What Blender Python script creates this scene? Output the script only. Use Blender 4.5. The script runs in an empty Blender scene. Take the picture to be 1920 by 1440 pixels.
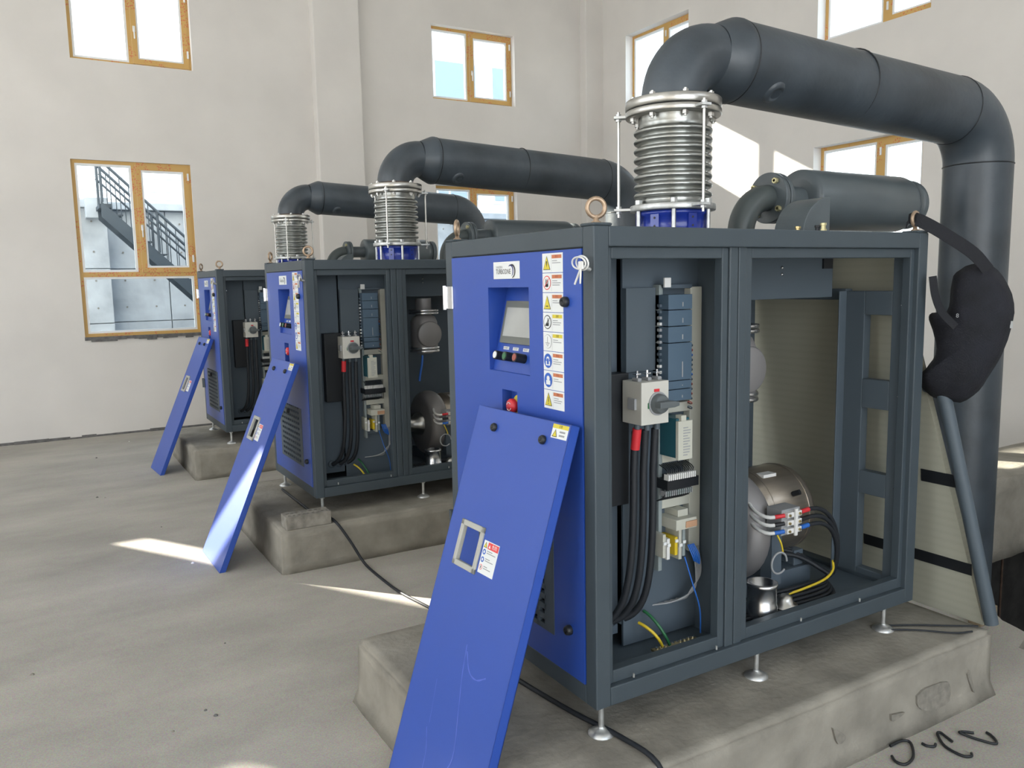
import bpy, bmesh, math, random
from mathutils import Vector, Matrix
random.seed(7)
PI = math.pi
S = bpy.context.scene
COL = S.collection

# ------------------------------------------------------------------ camera
yaw, pit, rol, F = 1.03720457, -0.125157471, -0.0197016113, 1521.678
d = Vector((math.cos(pit)*math.cos(yaw), math.cos(pit)*math.sin(yaw), math.sin(pit)))
r = Vector((math.sin(yaw), -math.cos(yaw), 0)); u = r.cross(d)
r2 = math.cos(rol)*r + math.sin(rol)*u; u2 = -math.sin(rol)*r + math.cos(rol)*u
cam = bpy.data.cameras.new('camera'); co = bpy.data.objects.new('camera', cam); COL.objects.link(co)
M = Matrix((r2, u2, -d)).transposed().to_4x4(); M.translation = Vector((-1.52560694, -2.06746176, 1.83083))
co.matrix_world = M
cam.sensor_fit = 'HORIZONTAL'; cam.sensor_width = 36; cam.lens = 36*F/1920; cam.clip_start = .05; cam.clip_end = 300
S.camera = co

# ------------------------------------------------------------------ light and exposure
S.view_settings.view_transform = 'Standard'; S.view_settings.look = 'None'
S.view_settings.exposure = 0.0; S.view_settings.gamma = 1; S.view_settings.use_curve_mapping = False
SUNL = Vector((1, -1.62, -.86)).normalized()          # the way the sunlight travels
W = bpy.data.worlds.new('world'); S.world = W; W.use_nodes = True
nt = W.node_tree; bg = nt.nodes['Background']
tc = nt.nodes.new('ShaderNodeTexCoord'); sp = nt.nodes.new('ShaderNodeSeparateXYZ'); nt.links.new(tc.outputs['Generated'], sp.inputs[0])
cr = nt.nodes.new('ShaderNodeValToRGB'); nt.links.new(sp.outputs['Z'], cr.inputs[0]); nt.links.new(cr.outputs[0], bg.inputs[0])
cr.color_ramp.elements[0].position = 0.0; cr.color_ramp.elements[0].color = (.95, .98, 1, 1)
cr.color_ramp.elements[1].position = .8; cr.color_ramp.elements[1].color = (.60, .78, 1, 1)
bg.inputs[1].default_value = 4.2
sun = bpy.data.lights.new('sun', 'SUN'); sun.energy = 24; sun.angle = .0093; sun.color = (1, .93, .82)
so = bpy.data.objects.new('sun', sun); COL.objects.link(so); so.rotation_euler = SUNL.to_track_quat('-Z', 'Y').to_euler()
def area(name, loc, aim, sx, sy, e, c=(1, .98, .95)):
    l = bpy.data.lights.new(name, 'AREA'); l.shape = 'RECTANGLE'; l.size = sx; l.size_y = sy; l.energy = e; l.color = c
    o = bpy.data.objects.new(name, l); COL.objects.link(o); o.location = loc
    o.rotation_euler = (Vector(aim)).to_track_quat('-Z', 'Z').to_euler(); return o
# fill lamps added for daylight, in assumed openings of the unseen left and near walls
for y_ in (2.2, -2.6): area('window_daylight', (-8.9, y_, 2.7), (1, 0, -.12), 3.0, 3.0, 25, (.95, .98, 1))
for y_ in (6.9, 2.2, -2.6): area('window_daylight', (-8.9, y_, 5.9), (1, 0, -.1), 3.0, 1.4, 38, (1, .98, .95))
area('window_daylight', (-8.9, 6.9, 2.7), (1, 0, -.12), 3.0, 3.0, 5, (.95, .98, 1))
area('gateway_daylight', (-1.0, -5.9, 2.6), (0, 1, -.05), 5.5, 4.4, 9, (1, .95, .88))
area('window_daylight', (4.6, -5.9, 5.6), (0, 1, -.1), 3.0, 1.4, 14, (1, .95, .88))

# ------------------------------------------------------------------ materials
MATS = {}
def mat(name, col, rough=.6, metal=0, noise=0, nscale=8, bump=0, bscale=60, spec=.5, col2=None, coat=0, stretch=None, detail=4):
    m = bpy.data.materials.new(name); m.use_nodes = True; t = m.node_tree; b = t.nodes['Principled BSDF']
    b.inputs['Base Color'].default_value = (*col, 1); b.inputs['Roughness'].default_value = rough; b.inputs['Metallic'].default_value = metal
    b.inputs['Specular IOR Level'].default_value = spec
    if coat: b.inputs['Coat Weight'].default_value = coat; b.inputs['Coat Roughness'].default_value = .12 if coat > .3 else .3
    tc = t.nodes.new('ShaderNodeTexCoord'); src = tc.outputs['Object']
    if stretch:
        mp = t.nodes.new('ShaderNodeMapping'); mp.inputs['Scale'].default_value = stretch; t.links.new(src, mp.inputs[0]); src = mp.outputs[0]
    if noise or col2:
        n = t.nodes.new('ShaderNodeTexNoise'); n.inputs['Scale'].default_value = nscale; n.inputs['Detail'].default_value = detail; t.links.new(src, n.inputs[0])
        cr = t.nodes.new('ShaderNodeValToRGB'); c2 = col2 or tuple(c*(1-noise) for c in col)
        c1 = col if col2 else tuple(min(1, c*(1+noise*.6)) for c in col)
        cr.color_ramp.elements[0].position = .32; cr.color_ramp.elements[0].color = (*c2, 1)
        cr.color_ramp.elements[1].position = .68; cr.color_ramp.elements[1].color = (*c1, 1)
        t.links.new(n.outputs['Fac'], cr.inputs[0]); t.links.new(cr.outputs[0], b.inputs['Base Color'])
    if bump:
        n2 = t.nodes.new('ShaderNodeTexNoise'); n2.inputs['Scale'].default_value = bscale; n2.inputs['Detail'].default_value = 5; t.links.new(src, n2.inputs[0])
        bp = t.nodes.new('ShaderNodeBump'); bp.inputs['Strength'].default_value = bump; bp.inputs['Distance'].default_value = .01
        t.links.new(n2.outputs['Fac'], bp.inputs['Height']); t.links.new(bp.outputs[0], b.inputs['Normal'])
    MATS[name] = m; return m
mat('plaster', (.745, .715, .675), .95, noise=.05, nscale=1.3, bump=.12, bscale=18, spec=.2)
mat('plaster_reveal', (.88, .87, .86), .9, spec=.2)
mat('raw_edge', (.16, .155, .15), .95, noise=.3, nscale=20, bump=.5, bscale=50)
mat('ceiling', (.75, .75, .73), .95)
mat('concrete_block', (.30, .278, .235), .93, noise=.25, nscale=5, bump=.45, bscale=35, spec=.2, detail=9)
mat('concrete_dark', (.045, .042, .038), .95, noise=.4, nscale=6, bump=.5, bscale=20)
mat('concrete_out', (.29, .325, .37), .95, noise=.3, nscale=1.7, bump=.3, bscale=14, detail=8)
mat('ground_out', (.30, .29, .27), .95, noise=.3, nscale=3)
mat('blue_paint', (.020, .072, .38), .45, bump=.06, bscale=350, spec=.45, coat=.25)
mat('blue_deep', (.012, .035, .30), .3, bump=.08, bscale=60, coat=.4)
mat('grey_paint', (.050, .067, .080), .5, bump=.08, bscale=400, noise=.06, nscale=5)
mat('grey_dark', (.075, .098, .118), .55, bump=.05, bscale=300)
mat('inside', (.080, .106, .132), .6)
mat('black', (.012, .014, .017), .45)
mat('rubber', (.013, .016, .021), .6)
mat('gap_black', (.004, .004, .004), .8)
mat('pipe_black', (.052, .066, .080), .42, noise=.35, nscale=3.5, bump=.15, bscale=30, spec=.6)
mat('muffler_paint', (.095, .115, .125), .34, noise=.1, nscale=5, bump=.06, bscale=200)
mat('green_grey', (.075, .09, .09), .4)
mat('steel', (.55, .54, .51), .32, metal=1, noise=.15, nscale=9, bump=.05, bscale=80)
mat('bright_steel', (.72, .73, .75), .27, metal=1)
mat('galvanised', (.60, .61, .60), .42, metal=.8, noise=.18, nscale=30)
mat('bellows_steel', (.42, .43, .41), .34, metal=1, noise=.12, nscale=20)
mat('stainless_warm', (.42, .37, .31), .33, metal=.85, noise=.2, nscale=3, stretch=(1, 6, 6))
mat('cast_grey', (.28, .27, .27), .5, metal=.4)
mat('brass', (.62, .50, .25), .35, metal=.9)
mat('bolt_yellow', (.66, .60, .34), .4, metal=.6)
mat('eye_brown', (.40, .29, .20), .4, metal=.5, noise=.3, nscale=40)
mat('white_plastic', (.72, .72, .70), .4)
mat('cream', (.50, .50, .43), .6)
mat('duct_grey', (.26, .30, .30), .6)
mat('switch_white', (.56, .55, .50), .5)
mat('plc', (.075, .12, .17), .5)
mat('teal', (.02, .10, .13), .5)
mat('knob_grey', (.10, .115, .12), .5)
mat('red', (.62, .03, .04), .4)
mat('green', (.02, .13, .05), .4)
mat('bluewire', (.02, .13, .50), .45)
mat('yellow', (.68, .50, .03), .45)
mat('greyred', (.30, .07, .05), .4)
mat('orange_relay', (.48, .28, .17), .5)
mat('label_white', (.76, .78, .77), .55)
mat('label_blue', (.03, .12, .50), .5)
mat('label_yellow', (.68, .56, .05), .5)
mat('label_orange', (.58, .19, .08), .5)
mat('label_red', (.75, .06, .06), .5)
mat('label_grey', (.30, .31, .32), .6)
mat('ink', (.03, .03, .03), .6)
mat('ink_blue', (.04, .05, .20), .6)
mat('screen_bezel', (.13, .14, .125), .4)
mat('screen', (.40, .41, .39), .18, noise=.1, nscale=5)
mat('cloth_black', (.010, .011, .017), .85, bump=.5, bscale=180, noise=.4, nscale=9)
mat('strap', (.008, .009, .013), .8, bump=.4, bscale=400)
mat('brick_dirty', (.27, .25, .215), .95, noise=.4, nscale=14, bump=.25, bscale=60)
mat('upvc', (.84, .85, .85), .35)
mat('facade', (.93, .93, .92), .8)
mat('far_glass', (.25, .33, .42), .2)
mat('stair_steel', (.018, .030, .045), .5)
mat('wood', (.25, .19, .12), .8, noise=.3, nscale=30)
mat('rust', (.10, .06, .04), .8, noise=.4, nscale=20)
# floor: trowelled cement with long soft streaks and dust
def floor_mat():
    m = mat('cement', (.40, .375, .325), .9, spec=.25); t = m.node_tree; b = t.nodes['Principled BSDF']
    tc = t.nodes.new('ShaderNodeTexCoord'); mp = t.nodes.new('ShaderNodeMapping'); mp.inputs['Rotation'].default_value = (0, 0, -.35); mp.inputs['Scale'].default_value = (.7, 1.5, 1)
    t.links.new(tc.outputs['Object'], mp.inputs[0])
    a = t.nodes.new('ShaderNodeTexNoise'); a.inputs['Scale'].default_value = 1.1; a.inputs['Detail'].default_value = 9; a.inputs['Roughness'].default_value = .62; t.links.new(mp.outputs[0], a.inputs[0])
    c = t.nodes.new('ShaderNodeValToRGB'); e = c.color_ramp.elements
    e[0].position = .28; e[0].color = (.315, .298, .265, 1); e[1].position = .70; e[1].color = (.475, .445, .390, 1)
    t.links.new(a.outputs['Fac'], c.inputs[0])
    f = t.nodes.new('ShaderNodeTexNoise'); f.inputs['Scale'].default_value = 160; f.inputs['Detail'].default_value = 3; t.links.new(tc.outputs['Object'], f.inputs[0])
    mx = t.nodes.new('ShaderNodeMix'); mx.data_type = 'RGBA'; mx.blend_type = 'OVERLAY'; mx.inputs[0].default_value = .45
    t.links.new(c.outputs[0], mx.inputs[6]); t.links.new(f.outputs['Color'], mx.inputs[7]); t.links.new(mx.outputs[2], b.inputs['Base Color'])
    bp = t.nodes.new('ShaderNodeBump'); bp.inputs['Strength'].default_value = .25; bp.inputs['Distance'].default_value = .01
    n2 = t.nodes.new('ShaderNodeTexNoise'); n2.inputs['Scale'].default_value = 14; n2.inputs['Detail'].default_value = 8; t.links.new(tc.outputs['Object'], n2.inputs[0])
    t.links.new(n2.outputs['Fac'], bp.inputs['Height']); t.links.new(bp.outputs[0], b.inputs['Normal'])
floor_mat()
# protective film on the window frames: ochre with specks of red and dark print
def film_mat():
    m = mat('film', (.62, .38, .12), .5); t = m.node_tree; b = t.nodes['Principled BSDF']
    tc = t.nodes.new('ShaderNodeTexCoord')
    n = t.nodes.new('ShaderNodeTexNoise'); n.inputs['Scale'].default_value = 3.5; n.inputs['Detail'].default_value = 1; t.links.new(tc.outputs['Object'], n.inputs[0])
    v = t.nodes.new('ShaderNodeTexVoronoi'); v.inputs['Scale'].default_value = 42; t.links.new(tc.outputs['Object'], v.inputs[0])
    l1 = t.nodes.new('ShaderNodeMath'); l1.operation = 'LESS_THAN'; l1.inputs[1].default_value = .36; t.links.new(v.outputs['Distance'], l1.inputs[0])
    g1 = t.nodes.new('ShaderNodeMath'); g1.operation = 'GREATER_THAN'; g1.inputs[1].default_value = .53; t.links.new(n.outputs['Fac'], g1.inputs[0])
    an = t.nodes.new('ShaderNodeMath'); an.operation = 'MULTIPLY'; t.links.new(l1.outputs[0], an.inputs[0]); t.links.new(g1.outputs[0], an.inputs[1])
    s2 = t.nodes.new('ShaderNodeMath'); s2.operation = 'MULTIPLY'; s2.inputs[1].default_value = .75; t.links.new(an.outputs[0], s2.inputs[0])
    mx = t.nodes.new('ShaderNodeMix'); mx.data_type = 'RGBA'; mx.inputs[6].default_value = (.62, .38, .12, 1); mx.inputs[7].default_value = (.62, .12, .07, 1)
    t.links.new(s2.outputs[0], mx.inputs[0]); t.links.new(mx.outputs[2], b.inputs['Base Color'])
film_mat()
# acoustic foam: beige with a fine dimple grid
def foam_mat():
    m = mat('foam', (.40, .39, .29), .95, spec=.1); t = m.node_tree; b = t.nodes['Principled BSDF']
    tc = t.nodes.new('ShaderNodeTexCoord'); v = t.nodes.new('ShaderNodeTexVoronoi'); v.inputs['Scale'].default_value = 210; v.inputs['Randomness'].default_value = .1
    t.links.new(tc.outputs['Object'], v.inputs[0]); c = t.nodes.new('ShaderNodeValToRGB'); e = c.color_ramp.elements
    e[0].position = .12; e[0].color = (.33, .33, .27, 1); e[1].position = .4; e[1].color = (.41, .41, .335, 1)
    t.links.new(v.outputs['Distance'], c.inputs[0]); t.links.new(c.outputs[0], b.inputs['Base Color'])
foam_mat()
def glass_mat():
    m = bpy.data.materials.new('glass'); m.use_nodes = True; t = m.node_tree; t.nodes.clear()
    o = t.nodes.new('ShaderNodeOutputMaterial'); mx = t.nodes.new('ShaderNodeMixShader'); tr = t.nodes.new('ShaderNodeBsdfTransparent'); gl = t.nodes.new('ShaderNodeBsdfGlossy')
    gl.inputs['Roughness'].default_value = .02; tr.inputs[0].default_value = (.96, .98, .97, 1); lw = t.nodes.new('ShaderNodeLayerWeight'); lw.inputs[0].default_value = .5; fr = t.nodes.new('ShaderNodeMath'); fr.operation = 'POWER'; fr.inputs[1].default_value = 5; t.links.new(lw.outputs['Facing'], fr.inputs[0])
    t.links.new(fr.outputs[0], mx.inputs[0]); t.links.new(tr.outputs[0], mx.inputs[1]); t.links.new(gl.outputs[0], mx.inputs[2]); t.links.new(mx.outputs[0], o.inputs[0]); MATS['glass'] = m
glass_mat()
# scratches with a shape of their own on the nearest panel are separate thin strokes: chalky scuff
mat('scuff', (.10, .15, .55), .6)

# ------------------------------------------------------------------ mesh helpers
def frame_of(axis):
    z = Vector(axis).normalized(); x = Vector((0, 0, 1)) if abs(z.z) < .9 else Vector((1, 0, 0))
    x = (x - z*x.dot(z)).normalized(); return x, z.cross(x), z
class MB:
    def __init__(s): s.v = []; s.f = []; s.m = []; s.s = []; s.T = None
    def add(s, vs, fs, m, smooth=False):
        k = len(s.v)
        for p in vs:
            p = Vector(p); s.v.append(s.T @ p if s.T else p)
        for q in fs: s.f.append([k+i for i in q]); s.m.append(m); s.s.append(smooth)
        return s
    def box(s, x0, y0, z0, x1, y1, z1, m):
        x0, x1 = min(x0, x1), max(x0, x1); y0, y1 = min(y0, y1), max(y0, y1); z0, z1 = min(z0, z1), max(z0, z1)
        return s.add([(x, y, z) for x in (x0, x1) for y in (y0, y1) for z in (z0, z1)],
            [(0, 1, 3, 2), (4, 6, 7, 5), (0, 4, 5, 1), (2, 3, 7, 6), (0, 2, 6, 4), (1, 5, 7, 3)], m)
    def lathe(s, o, axis, prof, m, n=24, smooth=True, cap=True):     # prof: (radius, height along the axis)
        x, y, z = frame_of(axis); o = Vector(o); vs = []; fs = []
        for rr, h in prof:
            for i in range(n):
                a = 2*PI*i/n; vs.append(o + z*h + (x*math.cos(a) + y*math.sin(a))*rr)
        for j in range(len(prof)-1):
            for i in range(n): fs.append((j*n+i, j*n+(i+1) % n, (j+1)*n+(i+1) % n, (j+1)*n+i))
        s.add(vs, fs, m, smooth)
        if cap:
            k = len(prof)-1
            for j, rev in ((0, True), (k, False)):
                if prof[j][0] > 1e-5:
                    q = list(range(n)); ring = [vs[j*n+i] for i in q]; s.add(ring, [tuple(reversed(q)) if rev else tuple(q)], m, False)
        return s
    def cyl(s, a, b, rr, m, n=16, r1=None, smooth=True):
        a, b = Vector(a), Vector(b); return s.lathe(a, b-a, [(rr, 0), (rr if r1 is None else r1, (b-a).length)], m, n, smooth)
    def tube(s, pts, rr, m, n=10, closed=False, cap=True):
        P = [Vector(p) for p in pts]; k = len(P); vs = []; fs = []
        R = rr if isinstance(rr, (list, tuple)) else [rr]*k
        def tan(i):
            if closed: return (P[(i+1) % k]-P[i-1]).normalized()
            return (P[min(i+1, k-1)]-P[max(i-1, 0)]).normalized()
        x, y, z = frame_of(tan(0))
        for i in range(k):
            t = tan(i); x = (x - t*x.dot(t)).normalized(); y = t.cross(x)
            for j in range(n):
                a = 2*PI*j/n; vs.append(P[i] + (x*math.cos(a)+y*math.sin(a))*R[i])
        for i in range(k if closed else k-1):
            i2 = (i+1) % k
            for j in range(n): fs.append((i*n+j, i*n+(j+1) % n, i2*n+(j+1) % n, i2*n+j))
        s.add(vs, fs, m, True)
        if cap and not closed:
            s.add(vs[:n], [tuple(reversed(range(n)))], m); s.add(vs[-n:], [tuple(range(n))], m)
        return s
    def prism(s, pts, o, ex, ey, depth, m):                          # polygon in the plane o + ex*a + ey*b, extruded along ex x ey
        o, ex, ey = Vector(o), Vector(ex), Vector(ey); nz = ex.cross(ey).normalized()*depth; n = len(pts)
        vs = [o+ex*a+ey*b for a, b in pts]; vs += [p+nz for p in vs]
        fs = [tuple(reversed(range(n))), tuple(range(n, 2*n))] + [(i, (i+1) % n, n+(i+1) % n, n+i) for i in range(n)]
        return s.add(vs, fs, m)
    def text(s, body, size, o, ex, ey, m, align='CENTER'):
        c = bpy.data.curves.new('t', 'FONT'); c.body = body; c.size = size; c.align_x = align; c.align_y = 'CENTER'; c.resolution_u = 2
        ob = bpy.data.objects.new('t', c); COL.objects.link(ob); dg = bpy.context.evaluated_depsgraph_get(); me = ob.evaluated_get(dg).to_mesh()
        o, ex, ey = Vector(o), Vector(ex), Vector(ey)
        s.add([o+ex*v.co.x+ey*v.co.y for v in me.vertices], [tuple(p.vertices) for p in me.polygons], m)
        ob.evaluated_get(dg).to_mesh_clear(); bpy.data.objects.remove(ob); bpy.data.curves.remove(c); return s
    def build(s, name, parent=None, bevel=0, label=None, kind=None, seg=2, origin=None):
        off = Vector(origin) if origin else (parent_loc(parent) if parent else Vector((0, 0, 0)))
        me = bpy.data.meshes.new(name); me.from_pydata([p-off for p in s.v], [], s.f)
        ms = []
        for q in s.m:
            if q not in ms: ms.append(q)
        for q in ms: me.materials.append(MATS[q])
        for p, q, sm in zip(me.polygons, s.m, s.s): p.material_index = ms.index(q); p.use_smooth = sm
        bm = bmesh.new(); bm.from_mesh(me); bmesh.ops.recalc_face_normals(bm, faces=bm.faces); bm.to_mesh(me); bm.free()
        o = bpy.data.objects.new(name, me); COL.objects.link(o)
        if parent: o.parent = parent; o['_w'] = list(off)
        elif origin: o.location = off; o['_w'] = list(off)
        else: o['_w'] = [0, 0, 0]
        if bevel:
            b = o.modifiers.new('bevel', 'BEVEL'); b.width = bevel; b.segments = seg; b.limit_method = 'ANGLE'; b.angle_limit = .7
        if label: o['label'] = label
        if kind: o['kind'] = kind
        return o
def parent_loc(p): return Vector(p['_w'])
def thing(name, label, cat, loc, group=None):
    o = bpy.data.objects.new(name, None); COL.objects.link(o); o.location = loc; o['_w'] = list(loc); o.empty_display_size = .1
    o['label'] = label; o['category'] = cat
    if group: o['group'] = group
    return o
def tag(o, label, cat, group=None):
    o['label'] = label; o['category'] = cat
    if group: o['group'] = group
    return o
def copy_tree(o, delta=(0, 0, 0), label=None, skip=()):
    c = o.copy(); COL.objects.link(c); c.location = o.location + Vector(delta)
    if label: c['label'] = label
    for ch in [x for x in bpy.data.objects if x.parent == o]:
        if ch.name.split('.')[0] in skip: continue
        k = ch.copy(); COL.objects.link(k); k.parent = c
        for g in [x for x in bpy.data.objects if x.parent == ch]:
            q = g.copy(); COL.objects.link(q); q.parent = k
    return c
def bez(p0, p1, p2, p3, n=12):
    out = []
    for i in range(n+1):
        t = i/n; out.append(Vector(p0)*(1-t)**3 + Vector(p1)*3*t*(1-t)**2 + Vector(p2)*3*t*t*(1-t) + Vector(p3)*t**3)
    return out
def spline(pts, n=6):                                                 # Catmull-Rom through the points
    P = [Vector(p) for p in pts]; P = [P[0]*2-P[1]] + P + [P[-1]*2-P[-2]]; out = []
    for i in range(1, len(P)-2):
        for k in range(n):
            t = k/n; a, b, c, e = P[i-1:i+3]
            out.append(.5*((2*b)+(c-a)*t+(2*a-5*b+4*c-e)*t*t+(3*b-a-3*c+e)*t**3))
    out.append(P[-2]); return out

# ------------------------------------------------------------------ room shell
YW, XW, XL, YN, ZC = 9.28, 6.95, -9.0, -6.0, 7.4
def wall(name, axis, pos, thick, a0, a1, z0, z1, holes, m='plaster', mr='plaster_reveal'):
    A = sorted({a0, a1, *[h[0] for h in holes], *[h[1] for h in holes]}); Z = sorted({z0, z1, *[h[2] for h in holes], *[h[3] for h in holes]})
    b = MB()
    def pt(a, z, t): return (a, pos+t, z) if axis == 'y' else (pos+t, a, z)
    for i in range(len(A)-1):
        for j in range(len(Z)-1):
            ca, cz = (A[i]+A[i+1])/2, (Z[j]+Z[j+1])/2
            if any(h[0] < ca < h[1] and h[2] < cz < h[3] for h in holes): continue
            for t in (0, thick): b.add([pt(A[i], Z[j], t), pt(A[i+1], Z[j], t), pt(A[i+1], Z[j+1], t), pt(A[i], Z[j+1], t)], [(0, 1, 2, 3)], m)
    for h in list(holes)+[(a0, a1, z0, z1)]:
        c = [(h[0], h[2]), (h[1], h[2]), (h[1], h[3]), (h[0], h[3])]
        for k in range(4):
            p, q = c[k], c[(k+1) % 4]; b.add([pt(*p, 0), pt(*q, 0), pt(*q, thick), pt(*p, thick)], [(0, 1, 2, 3)], mr)
    return b.build(name, kind='structure')
FH = {'w1': (-.95, .42, 1.25, 3.41), 'w1u': (-.86, .53, 4.59, 5.64), 'w2': (3.91, 5.34, 1.25, 3.31), 'w2u': (3.91, 5.34, 4.57, 5.64),
      's1': (-4.40, -3.96, 2.63, 4.12), 's2': (-6.44, -6.06, 4.42, 5.2)}
RH = {'a': (7.10, 8.53, 4.61, 5.66), 'b': (3.40, 4.85, 4.63, 5.7), 'c': (3.42, 4.86, 1.25, 3.40)}
wall('wall_far', 'y', YW, .34, XL, XW+.34, 0, ZC, list(FH.values()))
wall('wall_right', 'x', XW, .34, YN, YW, 0, ZC, list(RH.values()))
wall('wall_left', 'x', XL, -.34, YN, YW, 0, ZC, [(5.4, 8.4, 1.2, 4.2), (.7, 3.7, 1.2, 4.2), (-4.1, -1.1, 1.2, 4.2), (5.4, 8.4, 5.2, 6.6), (.7, 3.7, 5.2, 6.6), (-4.1, -1.1, 5.2, 6.6)])
wall('wall_near', 'y', YN, -.34, XL, XW, 0, ZC, [(-3.8, 1.8, 0.02, 4.8), (3.1, 6.1, 4.9, 6.3)])
MB().box(XL-.34, YN-.34, ZC, XW+.34, YW+.34, ZC+.25, 'ceiling').build('ceiling', kind='structure')
# floor slab with the pit opening at the right
fb = MB(); ZT = -.3
edge = [(2.56, -3.2), (2.60, -.9), (2.50, -.35), (2.52, -.06), (2.72, .0), (2.75, .07), (2.78, .16), (2.86, .25), (2.88, .9), (2.88, 1.25)]
def quadfloor(a, b_, c, e_): fb.add([(*a, 0), (*b_, 0), (*c, 0), (*e_, 0)], [(0, 1, 2, 3)], 'cement')
quadfloor((XL-.3, YN-.3), (XW+.3, YN-.3), (XW+.3, -3.2), (XL-.3, -3.2)); quadfloor((XL-.3, 1.25), (XW+.3, 1.25), (XW+.3, YW+.3), (XL-.3, YW+.3))
for p, q in zip(edge[:-1], edge[1:]):
    quadfloor((XL-.3, p[1]), p, q, (XL-.3, q[1]))
    fb.add([(*p, 0), (*q, 0), (*q, ZT), (*p, ZT)], [(0, 1, 2, 3)], 'concrete_block')
fb.build('floor', kind='structure')
pb = MB()
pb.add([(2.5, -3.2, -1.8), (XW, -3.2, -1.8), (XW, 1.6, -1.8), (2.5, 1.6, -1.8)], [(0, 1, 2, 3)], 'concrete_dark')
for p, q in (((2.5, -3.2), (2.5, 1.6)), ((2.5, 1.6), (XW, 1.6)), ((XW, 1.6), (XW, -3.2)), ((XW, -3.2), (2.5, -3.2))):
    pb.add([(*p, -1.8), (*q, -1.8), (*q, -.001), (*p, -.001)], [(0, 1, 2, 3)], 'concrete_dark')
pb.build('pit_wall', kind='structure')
def lump(name, x0, y0, z0, x1, y1, z1, m, amp=.012, res=.06, flare=0, seed=0, rnd=.03):
    import mathutils.noise as N
    bm = bmesh.new(); bmesh.ops.create_cube(bm, size=1)
    for v in bm.verts: v.co = Vector(((v.co.x+.5)*(x1-x0)+x0, (v.co.y+.5)*(y1-y0)+y0, (v.co.z+.5)*(z1-z0)+z0))
    bmesh.ops.bevel(bm, geom=[e for e in bm.edges if max(v.co.z for v in e.verts) > z1-1e-4 or abs(e.verts[0].co.z-e.verts[1].co.z) > 1e-3], offset=rnd, segments=3, affect='EDGES')
    for ax, a0, a1 in ((0, x0, x1), (1, y0, y1), (2, z0, z1)):
        k = int((a1-a0)/res)
        for i in range(1, k):
            no = [0, 0, 0]; no[ax] = 1; c = [0, 0, 0]; c[ax] = a0+(a1-a0)*i/k
            bmesh.ops.bisect_plane(bm, geom=bm.verts[:]+bm.edges[:]+bm.faces[:], plane_co=c, plane_no=no)
    cx, cy = (x0+x1)/2, (y0+y1)/2
    for v in bm.verts:
        n = N.noise_vector(v.co*3.1+Vector((seed, 0, 0)))*amp + N.noise_vector(v.co*13+Vector((seed, 5, 0)))*amp*.45
        h = (v.co.z-z0)/(z1-z0)
        if flare and h < .32:
            k = (1-h/.32)**2*flare
            if v.co.x < x0+.01: v.co.x -= k
            if v.co.x > x1-.01: v.co.x += k
            if v.co.y < y0+.01: v.co.y -= k
            if v.co.y > y1-.01: v.co.y += k
        if h < .02: n.z = 0
        if h > .98: n.z *= .25; n.z = min(n.z, .0005)
        v.co += n
    me = bpy.data.meshes.new(name); bm.to_mesh(me); bm.free(); me.materials.append(MATS[m])
    for p in me.polygons: p.use_smooth = True
    o = bpy.data.objects.new(name, me); COL.objects.link(o); o['_w'] = [0, 0, 0]; return o
pbm = lump('trim_1', 3.62, .93, -.17, XW, 1.5, .43, 'concrete_block', .02, .1, seed=4); pbm['kind'] = 'structure'
# pilasters of the far wall
MB().box(2.08, YW-.15, 0, 2.74, YW+.02, ZC, 'plaster').build('trim_2', kind='structure', bevel=.015)
MB().box(6.60, YW-.16, 0, XW+.02, YW+.02, ZC, 'plaster').build('trim_3', kind='structure', bevel=.015)
# mortar line where the far wall meets the floor
b = MB(); xx = XL+.1
while xx < 6.5:
    w = random.uniform(.12, .5)
    b.box(xx, YW-random.uniform(.008, .03), 0, xx+w, YW+.01, random.uniform(.012, .04), 'raw_edge'); xx += w
b.build('baseboard_far', kind='structure')
# inner mounting strips of the unseen hall side: simple skirting
MB().box(XW-.012, YN, 0, XW+.01, -3.3, .06, 'raw_edge').build('baseboard_right', kind='structure')

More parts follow.
